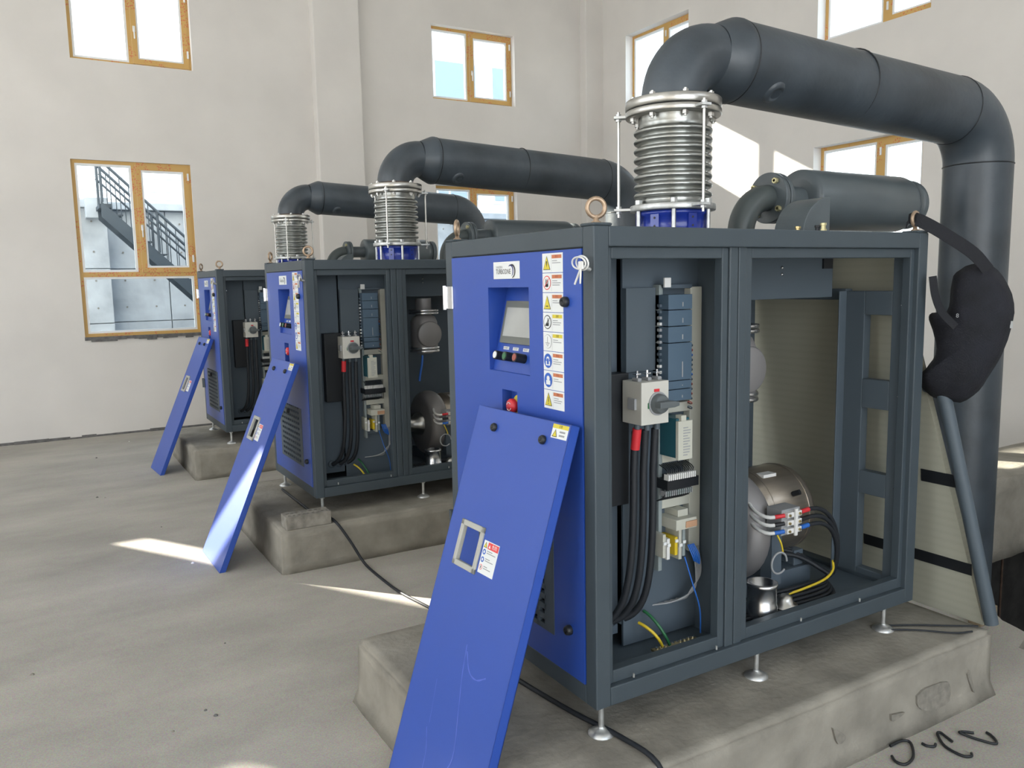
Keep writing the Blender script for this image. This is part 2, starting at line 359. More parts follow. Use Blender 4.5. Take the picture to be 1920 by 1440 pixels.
# windows --------------------------------------------------------------
WN = [0]
def window(axis, pos, a0, a1, z0, z1, depth, transom=None, mull=None, flip=False, film_all=True, sash=True, sill=False):
    """frame members taped with ochre film, white beads, thin panes; the sash is the half nearer to a1"""
    WN[0] += 1
    org = (a0, pos+depth, z0) if axis == 'y' else (pos+depth, a0, z0)
    sgn = 1
    def bx(b, A0, A1, Z0, Z1, t0, t1, m):
        if axis == 'y': b.box(A0, pos+depth+t0, Z0, A1, pos+depth+t1, Z1, m)
        else: b.box(pos+depth+t0, A0, Z0, pos+depth+t1, A1, Z1, m)
    fw = .055
    if mull is None: mull = (a0+a1)/2
    b = MB()
    def rect(b, A0, A1, Z0, Z1, w, t0, t1, m):
        bx(b, A0, A0+w, Z0, Z1, t0, t1, m); bx(b, A1-w, A1, Z0, Z1, t0, t1, m); bx(b, A0+w, A1-w, Z0, Z0+w, t0, t1, m); bx(b, A0+w, A1-w, Z1-w, Z1, t0, t1, m)
    rect(b, a0, a1, z0, z1, fw*.75, 0, .004, 'film'); rect(b, a0, a1, z0, z1, fw*.75, .004, .075, 'upvc')
    root = b.build(f'window_{WN[0]}', kind='structure', bevel=0, origin=org)
    zs = transom if transom else z0
    if transom:
        m = MB(); bx(m, a0+.04, a1-.04, zs-.03, zs+.03, -.002, .004, 'film'); bx(m, a0+.04, a1-.04, zs-.034, zs+.034, .004, .07, 'upvc'); m.build('transom', root)
    m = MB(); bx(m, mull-.032, mull+.032, zs+.03, z1-.04, -.003, .004, 'film'); bx(m, mull-.036, mull+.036, zs+.03, z1-.04, .004, .07, 'upvc'); m.build('mullion', root)
    cells = [(a0+fw*.75, mull-.034, zs+(.03 if transom else fw*.75), z1-fw*.75, False), (mull+.034, a1-fw*.75, zs+(.03 if transom else fw*.75), z1-fw*.75, sash)]
    if flip: cells = [(*cells[0][:4], sash), (*cells[1][:4], False)]
    if transom: cells.append((a0+fw*.75, a1-fw*.75, z0+fw*.75, zs-.03, False))
    for A0, A1, Z0, Z1, is_sash in cells:
        if is_sash:
            m = MB(); rect(m, A0-.02, A1+.01, Z0-.01, Z1+.01, .062, -.014, -.010, 'film'); rect(m, A0-.02, A1+.01, Z0-.01, Z1+.01, .062, -.010, .06, 'upvc')
            rect(m, A0+.042, A1-.052, Z0+.052, Z1-.052, .022, -.004, .05, 'upvc')
            sh = m.build('sash', root)
            hz = Z0+(Z1-Z0)*.42; hm = MB(); ax_ = A0+.01
            bx(hm, ax_-.012, ax_+.018, hz-.035, hz+.035, -.026, -.014, 'upvc'); bx(hm, ax_-.006, ax_+.010, hz-.12, hz+.01, -.045, -.026, 'upvc'); hm.build('handle', sh, bevel=.004)
            for hz2 in (Z0+.12, Z1-.16):
                h2 = MB(); bx(h2, A1-.008, A1+.014, hz2, hz2+.09, -.028, -.010, 'upvc'); h2.build('hinge', sh, bevel=.003)
            g = (A0+.06, A1-.07, Z0+.07, Z1-.07)
        else:
            m = MB(); rect(m, A0, A1, Z0, Z1, .026, .006, .05, 'upvc'); m.build('glazing_bead', root); g = (A0+.024, A1-.024, Z0+.024, Z1-.024)
        m = MB(); bx(m, *g, .028, .034, 'glass'); m.build('pane', root)
    return root
w = window('y', YW, *FH['w1'], .035, transom=2.02, mull=-.25)
window('y', YW, *FH['w1u'], .10, mull=-.17); window('y', YW, *FH['w2'], .11, transom=2.02, mull=4.58); window('y', YW, *FH['w2u'], .11, mull=4.58)
window('x', XW, *RH['a'], .14, mull=7.75, flip=True); window('x', XW, *RH['b'], .14, mull=4.03, flip=True); window('x', XW, *RH['c'], .14, transom=2.02, mull=4.05, flip=True)
# rough mortar sill under the big left window
sb = MB(); xx = -.955
while xx < .42:
    w_ = random.uniform(.05, .12); sb.box(xx, YW-.012-random.uniform(0, .012), 1.25-random.uniform(.035, .065), min(xx+w_, .42), YW+.03, 1.25, 'raw_edge'); xx += w_
sb.build('trim_4', kind='structure')

# ------------------------------------------------------------------ outside
ob = MB(); ob.box(-40, YW+.34, -.02, 60, 60, 0, 'ground_out'); ob.box(XW+.34, -40, -.02, 60, YW+.34, 0, 'ground_out'); ob.build('ground', kind='structure')
rw = thing('retaining_wall', 'board-marked concrete retaining wall with tie holes seen through the tall window', 'wall', (0, 13.4, 0))
def panel_at(x0, x1, z0, z1, y):
    g = .008; m = MB(); m.box(x0+g, y+random.uniform(0, .012), z0+g, x1-g, y+.3, z1-g, 'concrete_out')
    for fx in (.25, .75):
        for fz in (.28, .78): m.cyl((x0+(x1-x0)*fx, y-.004, z0+(z1-z0)*fz), (x0+(x1-x0)*fx, y+.02, z0+(z1-z0)*fz), .016, 'raw_edge', 8)
    m.build('concrete_panel', rw)
for i in range(-4, 11):
    for z0, z1 in ((0, .55), (.55, 1.28), (1.28, 2.18), (2.18, 3.16)):
        x0 = -.30+i*.93
        panel_at(x0, x0+.93, z0, z1, 13.30 if i >= 0 else 12.98)
m = MB(); m.box(-.31, 13.36, 0, 10, 13.6, 3.15, 'concrete_out'); m.box(-4.2, 13.05, 0, -.31, 13.6, 3.15, 'concrete_out'); m.build('wall_core', rw)
m = MB(); m.box(-.3, 13.15, 3.16, 9.6, 13.6, 3.28, 'concrete_out'); m.box(-4.2, 12.86, 3.16, -.3, 13.6, 3.28, 'concrete_out'); m.box(-.62, 12.7, 2.98, -.30, 13.3, 3.30, 'concrete_out'); m.build('coping', rw, bevel=.01)
fn = thing('wire_fence', 'thin pale wire fence standing on the retaining wall', 'fence', (0, 13.5, 3.28))
for i in range(9):
    m = MB(); m.box(-3.2+i*1.35-.015, 13.49, 3.28, -3.2+i*1.35+.015, 13.52, 4.15, 'upvc'); m.build('post', fn)
for z in (3.5, 3.72, 3.94, 4.13):
    m = MB(); m.cyl((-3.2, 13.5, z), (7.6, 13.5, z), .006, 'label_grey', 6); m.build('wire', fn)
st = thing('steel_stair', 'dark steel stair with railing climbing the concrete wall outside', 'stair', (2, 12.2, 0))
SX0, SZ0, SX1 = -.45, 3.06, 2.6
for y in (11.95, 12.6):
    m = MB(); m.prism([(SX0, SZ0+.12), (SX1, SZ0-(SX1-SX0)*1.0+.12), (SX1, SZ0-(SX1-SX0)-.12), (SX0, SZ0-.12)], (0, y+.03, 0), (1, 0, 0), (0, 0, 1), .03, 'stair_steel'); m.build('stringer', st)
for i in range(15):
    x = SX0+.1+i*.2; m = MB(); m.box(x, 11.97, SZ0-.1-i*.2, x+.2, 12.6, SZ0-.08-i*.2, 'stair_steel'); m.build('tread', st)
for y in (11.95, 12.6):
    for h, rr in ((.66, .022), (.42, .016)):
        m = MB(); m.tube([(SX0, y, SZ0+h+.1), (SX1, y, SZ0+h+.1-(SX1-SX0))], rr, 'stair_steel', 8); m.build('handrail', st)
    for i in range(24):
        x = SX0+.02+i*.127; z = SZ0+.1-i*.127; m = MB()
        m.cyl((x, y, z), (x, y, z+(.66 if i % 6 == 0 else .64)), .02 if i % 6 == 0 else .007, 'stair_steel', 6); m.build('baluster', st)
m = MB(); m.box(SX0-.02, 12.0, SZ0+.02, SX0+.16, 12.75, SZ0+.08, 'stair_steel'); m.build('landing', st)
# pale building behind the wall: it also keeps the low sun off the lower windows
bd = thing('apartment_building', 'overexposed pale building with bluish windows behind the retaining wall', 'building', (6, 20, 0))
BH = 9.0
m = MB(); m.box(-7.6, 20, 0, 22, 24, BH, 'facade'); m.build('facade_wall', bd)
for i in range(7):
    for k in range(3):
        x = 7.2+i*1.9; z = 1.6+k*2.7; m = MB(); m.box(x-.06, 19.93, z-.06, x+1.36, 20.01, z+1.26, 'facade'); fr_ = m.build('window_surround', bd)
        m = MB(); m.box(x, 19.90, z, x+1.3, 19.94, z+1.2, 'far_glass'); m.build('window_glass', fr_)
for k in range(3):
    m = MB(); m.box(-7.6, 19.9, 1.3+k*2.7, 22, 20.01, 1.36+k*2.7, 'facade'); m.build('floor_band', bd)

# ------------------------------------------------------------------ plinths
CAB = [(0, 0, 0), (.045, 3.222, .0), (.067, 6.223, .0)]
PT = .28
mat('chip', (.24, .222, .188), .95, noise=.2, nscale=30, bump=.2, bscale=80)  # shade of chipped holes put into the colour; the broad patch a stain
PATCH = [[(0.913, 0.165), (0.992, 0.108), (0.947, 0.091)], [(1.265, 0.11), (1.352, 0.095), (1.274, 0.081)], [(1.429, 0.141), (1.488, 0.158), (1.641, 0.143), (1.647, 0.061), (1.514, 0.058), (1.44, 0.092)], [(1.78, 0.139), (1.798, 0.15100000000000002), (1.83, 0.064), (1.818, 0.052000000000000005)]]
pl_lab = ['broad worn concrete plinth with chipped front under the nearest blower cabinet', 'concrete plinth under the middle cabinet, a loose brick on its corner', 'concrete plinth under the farthest cabinet by the far wall']
for i, (x, y, z) in enumerate(CAB):
    x1 = 1.985 if i == 0 else 2.02+x
    o = lump('plinth', (-.40, -.258, -.27)[i], (-.22, 2.99, 6.03)[i], 0, x1, y+1.24, PT, 'concrete_block', .007, .05, flare=.03 if i == 0 else .012, seed=i*7, rnd=.016 if i == 0 else .010)
    tag(o, pl_lab[i], 'plinth', 'concrete plinths')
    if i == 0:
        for pts in PATCH:
            m = MB(); n_ = len(pts); cxp = sum(p[0] for p in pts)/n_; czp = sum(p[1] for p in pts)/n_
            q_ = spline([(p[0], p[1], 0) for p in pts+[pts[0]]], 3)[:-1]
            vs = [(p.x, -.2300-max(0, .09-p.y)*.22, p.y) for p in q_]; n_ = len(vs)
            m.add(vs+[(v[0], -.205, v[2]) for v in vs], [tuple(range(n_))]+[(k, (k+1) % n_, n_+(k+1) % n_, n_+k) for k in range(n_)], 'chip'); m.build('chipped_patch', o)

# ------------------------------------------------------------------ the cabinet (authored for the nearest one)
L_, Wd, ZB, ZTt = 1.732, 1.045, .40, 2.0
cab = thing('blower_cabinet', 'nearest and largest in view of the blue and grey blower cabinets, foam seen inside', 'machine', (.87, .52, PT), 'three blower cabinets')
T = .06
b = MB()
for x in (0, L_-T):
    for y in (0, Wd-T): b.box(x, y, ZB, x+T, y+T, ZTt, 'grey_paint')
for z0, z1 in ((ZB, ZB+.066), (ZTt-.064, ZTt)):
    b.box(T, 0, z0, L_-T, T*.7, z1, 'grey_paint'); b.box(T, Wd-T, z0, L_-T, Wd, z1, 'grey_paint')
    b.box(0, T, z0, T*.7, Wd-T, z1, 'grey_paint'); b.box(L_-T, T, z0, L_, Wd-T, z1, 'grey_paint')
b.build('frame', cab, bevel=.004)
# inner jambs of the two side openings
b = MB()
def jamb(x0, x1, z0, z1, w=.03):
    b.box(x0, .022, z0, x0+w, .06, z1, 'grey_paint'); b.box(x1-w, .022, z0, x1, .06, z1, 'grey_paint'); b.box(x0+w, .022, z1-w-.008, x1-w, .06, z1, 'grey_paint'); b.box(x0+w, .022, z0, x1-w, .06, z0+w+.015, 'grey_paint')
jamb(.056, .602, .466, 1.936); jamb(.69, 1.68, .466, 1.936)
b.build('door_jamb', cab, bevel=.003)
b = MB(); b.box(.604, .016, .45, .645, .075, 1.95, 'grey_paint'); b.box(.648, .016, .45, .688, .075, 1.95, 'grey_paint'); b.build('centre_post', cab, bevel=.004)
# roof, base pan, inner partitions
MB().box(.04, .04, ZTt-.012, L_-.04, Wd-.04, ZTt-.002, 'grey_paint').build('roof_panel', cab)
MB().box(.04, .04, ZB+.03, L_-.01, Wd-.04, ZB+.05, 'grey_dark').build('base_pan', cab)
b = MB(); b.box(.66, .075, .45, .672, Wd-.05, 1.98, 'inside'); b.box(.05, Wd-.045, .45, 1.66, Wd-.03, 1.97, 'inside'); b.build('partition', cab)
b = MB(); b.box(.086, .27, .5, .30, .28, 1.93, 'inside'); b.box(.30, .236, .46, .66, .246, 1.93, 'inside'); b.box(.072, .05, .46, .08, .28, 1.93, 'inside')
b.box(.30, .215, 1.50, .435, .236, 1.80, 'grey_dark'); b.build('back_plate', cab)
for x, z in ((.135, 1.80), (.50, 1.86), (.11, 1.62), (.10, 1.45), (.12, .95)):
    MB().cyl((x, .268, z), (x, .255, z), .006, 'bright_steel', 8).build('screw', cab)
# corner caps with lifting eyes
for x, y, a in ((.0, .0, -.35), (.0, Wd-.075, .9), (L_-.075, 0, .15), (L_-.075, Wd-.075, .6)):
    MB().box(x, y, ZTt, x+.075, y+.075, ZTt+.010, 'grey_paint').build('corner_cap', cab, bevel=.008)
    c = Vector((x+.04, y+.04, ZTt+.058)); t = Vector((math.cos(a), math.sin(a), 0))
    m = MB(); m.tube([c+(t*math.cos(k*2*PI/24)+Vector((0, 0, 1))*math.sin(k*2*PI/24))*.029 for k in range(24)], .0075, 'eye_brown', 8, closed=True)
    m.lathe((x+.04, y+.04, ZTt+.008), (0, 0, 1), [(.016, 0), (.016, .006), (.009, .010), (.008, .026)], 'eye_brown', 12); m.build('lifting_eye', cab)
# feet
for x in (.055, .81, 1.60):
    for y in (.05, Wd-.05):
        m = MB(); m.lathe((x, y, PT-.003), (0, 0, 1), [(.046, 0), (.046, .008), (.03, .018), (.014, .024), (.012, .03)], 'galvanised', 18)
        m.cyl((x, y, PT+.02), (x, y, ZB+.085), .010, 'galvanised', 10); m.lathe((x, y, ZB-.016), (0, 0, 1), [(.018, 0), (.018, .014)], 'galvanised', 6, smooth=False); m.build('levelling_foot', cab)
for x in (.157, .544, 1.0, 1.36): MB().cyl((x, -.001, ZB+.078), (x, -.001, ZB+.092), .004, 'galvanised', 6).build('stud', cab)

# blue door with recesses --------------------------------------------------
D0, D1, DZ0, DZ1 = .064, .984, .467, 1.932
hmi = (.383, .678, 1.495, 1.811); est = (.475, .586, 1.20, 1.428); ven = (.245, .80, .575, .985)
b = MB()
ys = sorted({D0, D1, hmi[0], hmi[1], est[0], est[1], ven[0], ven[1]}); zs = sorted({DZ0, DZ1, hmi[2], hmi[3], est[2], est[3], ven[2], ven[3]})
for i in range(len(ys)-1):
    for j in range(len(zs)-1):
        cy, cz = (ys[i]+ys[i+1])/2, (zs[j]+zs[j+1])/2
        if any(h[0] < cy < h[1] and h[2] < cz < h[3] for h in (hmi, est, ven)): continue
        for x in (-.002, .018): b.add([(x, ys[i], zs[j]), (x, ys[i+1], zs[j]), (x, ys[i+1], zs[j+1]), (x, ys[i], zs[j+1])], [(0, 1, 2, 3)], 'blue_paint')
for h, dd in ((ven, .02), ((D0, D1, DZ0, DZ1), .02)):
    c = [(h[0], h[2]), (h[1], h[2]), (h[1], h[3]), (h[0], h[3])]
    for k in range(4):
        p, q = c[k], c[(k+1) % 4]; b.add([(-.002, *p), (-.002, *q), (-.002+dd, *q), (-.002+dd, *p)], [(0, 1, 2, 3)], 'blue_paint')
# screen recess: shallow at the bottom edge, deep at the top, so its back leans
y0, y1, z0, z1 = hmi; dt, db = .085, .012
b.add([(-.002, y0, z0), (-.002, y1, z0), (-.002, y1, z1), (-.002, y0, z1), (db, y0, z0), (db, y1, z0), (dt, y1, z1), (dt, y0, z1)], [(0, 1, 5, 4), (1, 2, 6, 5), (2, 3, 7, 6), (3, 0, 4, 7), (4, 5, 6, 7)], 'blue_paint')
y0, y1, z0, z1 = est; b.add([(-.002, y0, z0), (-.002, y1, z0), (-.002, y1, z1), (-.002, y0, z1), (.04, y0, z0), (.04, y1, z0), (.04, y1, z1), (.04, y0, z1)], [(0, 1, 5, 4), (1, 2, 6, 5), (2, 3, 7, 6), (3, 0, 4, 7), (4, 5, 6, 7)], 'blue_paint')
door = b.build('door', cab)
MB().box(.004, .07, DZ1, .02, .98, DZ1+.006, 'gap_black').build('door_seal', cab)
# leaning back plane of the screen recess
zt, zb = hmi[3], hmi[2]; ex = Vector((0, -1, 0)); ey = Vector((dt-db, 0, zt-zb)).normalized(); eo = Vector((db, .53, zb)); en = ex.cross(ey)
def rp(a, h, out=0): return eo + ex*a + ey*h + en*(-out if en.x > 0 else out)
def rbox(m, a0, a1, h0, h1, o0, o1, mt):
    vs = [rp(a, h, o) for a in (a0, a1) for h in (h0, h1) for o in (o0, o1)]
    m.add(vs, [(0, 1, 3, 2), (4, 6, 7, 5), (0, 4, 5, 1), (2, 3, 7, 6), (0, 2, 6, 4), (1, 5, 7, 3)], mt)
m = MB(); rbox(m, -.112, .132, .106, .268, 0, .014, 'screen_bezel'); rbox(m, -.094, .118, .132, .242, .014, .016, 'screen'); m.build('touch_screen', door)
for a, mt, tx in ((-.075, 'label_white', 'START'), (-.005, 'green', 'STOP'), (.068, 'greyred', 'RESET')):
    m = MB(); c = rp(a, .055, 0); o_ = rp(a, .055, .045)
    m.cyl(c, o_, .017, 'black', 16); m.cyl(o_, rp(a, .055, .047), .013, mt, 16); m.build('push_button', door)
    t = MB(); rbox(t, a-.02, a+.02, .082, .094, 0, .001, 'label_white'); t.text(tx, .011, rp(a, .088, .0015), ex, ey, 'ink'); t.build('button_tag', door)
# emergency stop
m = MB(); m.cyl((.04, .528, 1.368), (.034, .528, 1.368), .040, 'label_yellow', 24); m.build('stop_plate', door)
m = MB(); m.cyl((.036, .528, 1.368), (.012, .528, 1.368), .014, 'red', 16); m.lathe((.014, .528, 1.368), (-1, 0, 0), [(.028, 0), (.029, .012), (.024, .02), (0, .023)], 'red', 20)
for a0 in (.4, 3.5):
    m.tube([(-.0085+.0015*abs(math.cos(a0+k*.25))*0, .528+.015*math.cos(a0+k*.25), 1.368+.015*math.sin(a0+k*.25)) for k in range(9)], .0016, 'label_white', 5)
m.build('emergency_button', door)
# maker's plate
m = MB(); m.box(-.005, .44, 1.842, -.002, .628, 1.905, 'label_white'); m.build('name_plate', door, bevel=.001)
t = MB(); X = (0, -1, 0); Y = (0, 0, 1)
t.text('SANDEN', .0125, (-.0056, .608, 1.885), X, Y, 'label_grey', 'LEFT'); t.text('TURBODNE', .026, (-.0056, .608, 1.868), Vector(X)*.78, Y, 'ink', 'LEFT')
def ring2(m, cy, cz, ry, rz, w, a0, a1, mt, x=-.0058, n=18, fy=1):
    vs = []; 
    for k in range(n+1):
        a = a0+(a1-a0)*k/n; ww = w*math.sin(PI*min(1, max(0, k/n)))**.5+.0004
        vs += [(x, cy-math.cos(a)*ry, cz+math.sin(a)*rz), (x, cy-math.cos(a)*(ry-ww), cz+math.sin(a)*(rz-ww))]
    m.add(vs, [(2*k, 2*k+1, 2*k+3, 2*k+2) for k in range(n)], mt)
ring2(t, .490, 1.870, .024, .025, .007, -1.6, 2.3, 'ink'); ring2(t, .500, 1.872, .020, .022, .006, -1.2, 2.4, 'ink_blue')
t.build('plate_lettering', door)
# warning strip, eight cells
ya, yb, za, zb2 = .167, .290, 1.392, 1.924; ch = (zb2-za)/8
kinds = ['tri_bolt', 'no_hand', 'tri', 'no_step', 'earth', 'ear', 'read', 'tri_mark']; hd = ['label_orange']*3+['label_yellow']*2+['label_orange']*3
for i in range(8):
    m = MB(); z1_ = zb2-i*ch; z0_ = z1_-ch+.002; xs = -.0032; xf = -.0038; xg = -.0043
    m.box(xs, ya, z0_, -.002, yb, z1_, 'label_white')
    def disc(cy, cz, rr, mt, x=xf, n=20): m.add([(x, cy+rr*math.cos(a*2*PI/n), cz+rr*math.sin(a*2*PI/n)) for a in range(n)], [tuple(range(n))], mt)
    def rect_(y0, y1, z0, z1, mt, x=xf): m.add([(x, y0, z0), (x, y1, z0), (x, y1, z1), (x, y0, z1)], [(0, 1, 2, 3)], mt)
    cy, cz = .262, (z0_+z1_)/2
    k = kinds[i]
    if k.startswith('tri'):
        m.add([(xf, cy-.022, cz-.023), (xf, cy+.022, cz-.023), (xf, cy, cz+.024)], [(0, 1, 2)], 'ink'); m.add([(xg, cy-.019, cz-.021), (xg, cy+.019, cz-.021), (xg, cy, cz+.020)], [(0, 1, 2)], 'label_yellow')
        if k == 'tri_bolt': m.add([(xg-.0004, cy-.004, cz+.006), (xg-.0004, cy+.003, cz+.006), (xg-.0004, cy-.003, cz-.004), (xg-.0004, cy+.002, cz-.004), (xg-.0004, cy, cz-.016)], [(0, 1, 3, 2), (2, 3, 4)], 'ink')
        elif k == 'tri_mark': rect_(cy-.002, cy+.002, cz-.010, cz+.008, 'ink', xg-.0004); rect_(cy-.002, cy+.002, cz-.017, cz-.013, 'ink', xg-.0004)
        else: rect_(cy-.008, cy+.008, cz-.014, cz-.011, 'ink', xg-.0004)
    elif k in ('no_hand', 'no_step'):
        disc(cy, cz, .024, 'label_red' if k == 'no_hand' else 'ink'); disc(cy, cz, .021, 'label_white', xg)
        for q in range(4 if k == 'no_hand' else 2): rect_(cy-.009+q*.005, cy-.006+q*.005, cz-.008, cz+.010+(q % 2)*.004, 'ink', xg-.0003)
        rect_(cy-.009, cy+.009, cz-.014, cz-.004, 'ink', xg-.0003)
        m.add([(xg-.0006, cy-.016, cz+.014), (xg-.0006, cy-.014, cz+.016), (xg-.0006, cy+.016, cz-.014), (xg-.0006, cy+.014, cz-.016)], [(0, 1, 2, 3)], 'label_red' if k == 'no_hand' else 'ink')
    elif k == 'earth':
        disc(cy, cz, .024, 'ink'); disc(cy, cz, .0232, 'label_white', xg); rect_(cy-.001, cy+.001, cz-.004, cz+.016, 'ink', xg-.0003)
        for q in range(3): rect_(cy-.013+q*.004, cy+.013-q*.004, cz-.006-q*.005, cz-.0045-q*.005, 'ink', xg-.0003)
    else:
        disc(cy, cz, .025, 'label_blue'); disc(cy, cz+.006, .009, 'label_white', xg); rect_(cy-.013, cy+.013, cz-.016, cz-.001, 'label_white', xg)
        if k == 'ear': rect_(cy-.006, cy+.006, cz-.012, cz+.008, 'label_blue', xg-.0004)
    rect_(.173, .231, z1_-.018, z1_-.006, hd[i]); 
    m.text('警告' if hd[i] == 'label_orange' else '注意', .009, (xg, .202, z1_-.012), X, Y, 'greyred' if hd[i] == 'label_orange' else 'ink')
    for q, wq in enumerate((.03, .05, .044)[:2+i % 2]): rect_(.229-wq, .229, z1_-.027-q*.007, z1_-.0245-q*.007, 'label_grey')
    rect_(.2335, .2342, z0_+.004, z1_-.004, 'label_grey')
    m.build('warning_sticker', door)
# knobs, hinges, vent grille
for z in (1.762, .632): 
    m = MB(); m.lathe((-.002, .148, z), (-1, 0, 0), [(.017, 0), (.018, .010), (.014, .020), (.008, .021), (.007, .017), (0, .017)], 'black', 18); m.build('door_latch', door)
for z in (1.77, .80):
    m = MB(); m.box(-.010, D1-.012, z-.047, -.001, D1+.062, z+.047, 'grey_paint' if z < 1 else 'bright_steel'); m.cyl((-.010, D1+.055, z-.05), (-.010, D1+.055, z+.05), .010, 'bright_steel' if z > 1 else 'grey_paint', 12); m.build('hinge', door, bevel=.002)
m = MB(); vy0, vy1, vz0, vz1 = ven
m.box(-.004, vy0, vz0, .012, vy0+.05, vz1, 'grey_dark'); m.box(-.004, vy1-.05, vz0, .012, vy1, vz1, 'grey_dark'); nn = 10
for k in range(nn+1):
    z = vz0+(vz1-vz0-.03)*k/nn; m.box(-.004, vy0+.05, z, .012, vy1-.05, z+.020, 'grey_dark')
for k in range(9): y = vy0+.05+k*(vy1-vy0-.1)/9; m.box(-.004, y, vz0, .012, y+.012, vz1, 'grey_dark')
m.box(.014, vy0, vz0, .018, vy1, vz1, 'gap_black'); grille = m.build('vent_grille', door)
m = MB(); m.lathe((-.004, .56, .935), (-1, 0, 0), [(.02, 0), (.02, .01), (.014, .018), (0, .018)], 'black', 16); m.build('grille_latch', door)

# switch gear compartment --------------------------------------------------
def bxo(name, *a, m='cream', bev=.002, par=cab, **k): return MB().box(*a, m).build(name, par, bevel=bev, **k)
bxo('cable_duct', .440, .20, .735, .457, .236, 1.81, m='duct_grey'); bxo('cable_duct', .592, .20, .785, .648, .236, 1.80)
for z in (1.336, 1.150, .975): bxo('cable_duct', .457, .20, z, .592, .236, z+.036)
bxo('cable_duct', .45, .2, 1.795, .60, .262, 1.81, m='inside')
bxo('label_tag', .440, .17, 1.80, .470, .18, 1.835, m='white_plastic')
zz = [1.775, 1.719, 1.660, 1.600, 1.462, 1.430, 1.386]
for a, c in zip(zz[:-1], zz[1:]):
    m = MB(); m.box(.440, .15, c+.002, .553, .236, a-.001, 'plc'); m.box(.505, .1485, c+.012, .510, .15, (a+c)/2, 'label_grey'); m.build('controller_module', cab, bevel=.002)
m = MB()
for k in range(16):
    z = 1.40+k*.022; m.box(.430, .185, z, .440, .20, z+.010, random.choice(['white_plastic', 'inside', 'label_grey']))
m.build('terminal_plug', cab, kind='stuff')
m = MB()
for k in range(14):
    z = 1.36+k*.018; m.tube(bez((.553, .17, z), (.566, .15, z), (.572, .16, z-.02), (.582, .205, z-.01), 5), .0025, random.choice(['bluewire', 'greyred', 'inside', 'inside']), 5)
m.build('wire_bundle', cab, kind='stuff')
m = MB(); m.box(.445, .112, 1.185, .508, .236, 1.330, 'teal'); psu = m.build('power_supply', cab, bevel=.002)
m = MB(); m.box(.443, .098, 1.180, .510, .112, 1.322, 'cream'); m.box(.458, .10, 1.322, .482, .13, 1.342, 'cream')
for q in range(11): m.box(.466, .0972, 1.195+q*.010, .466+random.uniform(.02, .036), .098, 1.199+q*.010, 'label_grey')
m.build('front_plate', psu, bevel=.002)
DX = Matrix.Translation((-.035, 0, 0))
# terminal rows
m = MB(); m.T = DX; m.box(.465, .14, 1.062, .618, .236, 1.098, 'black'); m.T = None; m.build('terminal_rail', cab)
m = MB(); m.T = DX
for k in range(14):
    x = .466+k*.0098; m.box(x, .135, 1.098, x+.0055, .16, 1.120, 'white_plastic'); m.tube(bez((x+.003, .15, 1.118), (x+.003, .13, 1.14), (x+.01, .18, 1.14), (x+.012, .2, 1.146), 4), .0022, 'black', 5)
    m.box(x, .15, 1.035, x+.004, .18, 1.055, random.choice(['label_grey', 'duct_grey']))
    m.tube(bez((x+.003, .16, 1.062), (x+.003, .14, 1.03), (x-.006, .18, 1.02), (x-.01, .2, 1.01), 4), .0022, 'black', 5)
m.T = None; m.build('wire_ferrule', cab, kind='stuff')
m = MB(); m.T = DX; m.box(.50, .13, .905, .60, .236, .945, 'cream'); m.box(.545, .125, .91, .60, .13, .935, 'orange_relay'); m.box(.535, .16, .945, .585, .25, .972, 'cream'); m.T = None; m.build('relay', cab, bevel=.002)
for x, mt, z0, z1 in ((.462, 'cream', .80, .89), (.482, 'white_plastic', .79, .87), (.520, 'yellow', .80, .87), (.540, 'cream', .78, .90), (.558, 'duct_grey', .79, .90)):
    m = MB(); m.T = DX; m.box(x, .16, z0, x+.014, .236, z1, mt); m.box(x, .155, z0+.05, x+.014, .16, z0+.062, 'label_white'); m.T = None; m.build('circuit_breaker', cab, bevel=.001)
bxo('mounting_rail', .457, .215, .76, .60, .236, .79, m='inside')
# isolator
m = MB(); m.box(.262, .085, 1.328, .385, .19, 1.478, 'switch_white')
for k in range(3):
    x = .28+k*.045; m.box(x-.008, .115, 1.478, x+.008, .15, 1.49, 'label_grey'); m.cyl((x, .13, 1.478), (x, .13, 1.515), .005, 'bright_steel', 8); m.box(x-.011, .12, 1.500, x+.011, .142, 1.506, 'bright_steel'); m.cyl((x, .13, 1.328), (x, .13, 1.30), .011, 'grey_dark', 8)
m.box(.252, .11, 1.38, .262, .15, 1.42, 'label_grey'); iso = m.build('isolator_switch', cab, bevel=.005)
m = MB(); m.cyl((.335, .085, 1.40), (.335, .081, 1.40), .042, 'label_grey', 24); m.lathe((.335, .081, 1.40), (0, -1, 0), [(.036, 0), (.034, .016), (.030, .024), (0, .026)], 'knob_grey', 20)
m.prism([(-.034, -.010), (.030, -.010), (.052, -.006), (.052, .008), (.030, .012), (-.034, .012)], (.335, .060, 1.40), (1, 0, 0), (0, 0, 1), .03, 'knob_grey'); m.build('switch_knob', iso, bevel=.002)
m = MB(); m.box(.318, .0835, 1.442, .342, .085, 1.452, 'red'); m.build('switch_mark', iso); m = MB(); m.box(.290, .0835, 1.385, .298, .085, 1.405, 'green'); m.build('switch_mark', iso)
m = MB(); m.box(.17, .20, 1.02, .30, .262, 1.50, 'black'); m.build('busbar_cover', cab, bevel=.003)
for k in range(3):
    x = .28+k*.045; e = (.20+k*.055, .245, .565)
    m = MB(); m.tube([(x, .14, 1.30), (x, .15, 1.15)]+bez((x, .15, 1.1), (x, .15, .72), (e[0]+.07, .19, .60), e, 14), .0135, 'rubber', 10); m.build('power_cable', cab)
    MB().lathe((e[0], .262, e[2]), (0, -1, 0), [(.026, 0), (.026, .012), (.016, .014)], 'grey_dark', 16).build('cable_gland', cab)
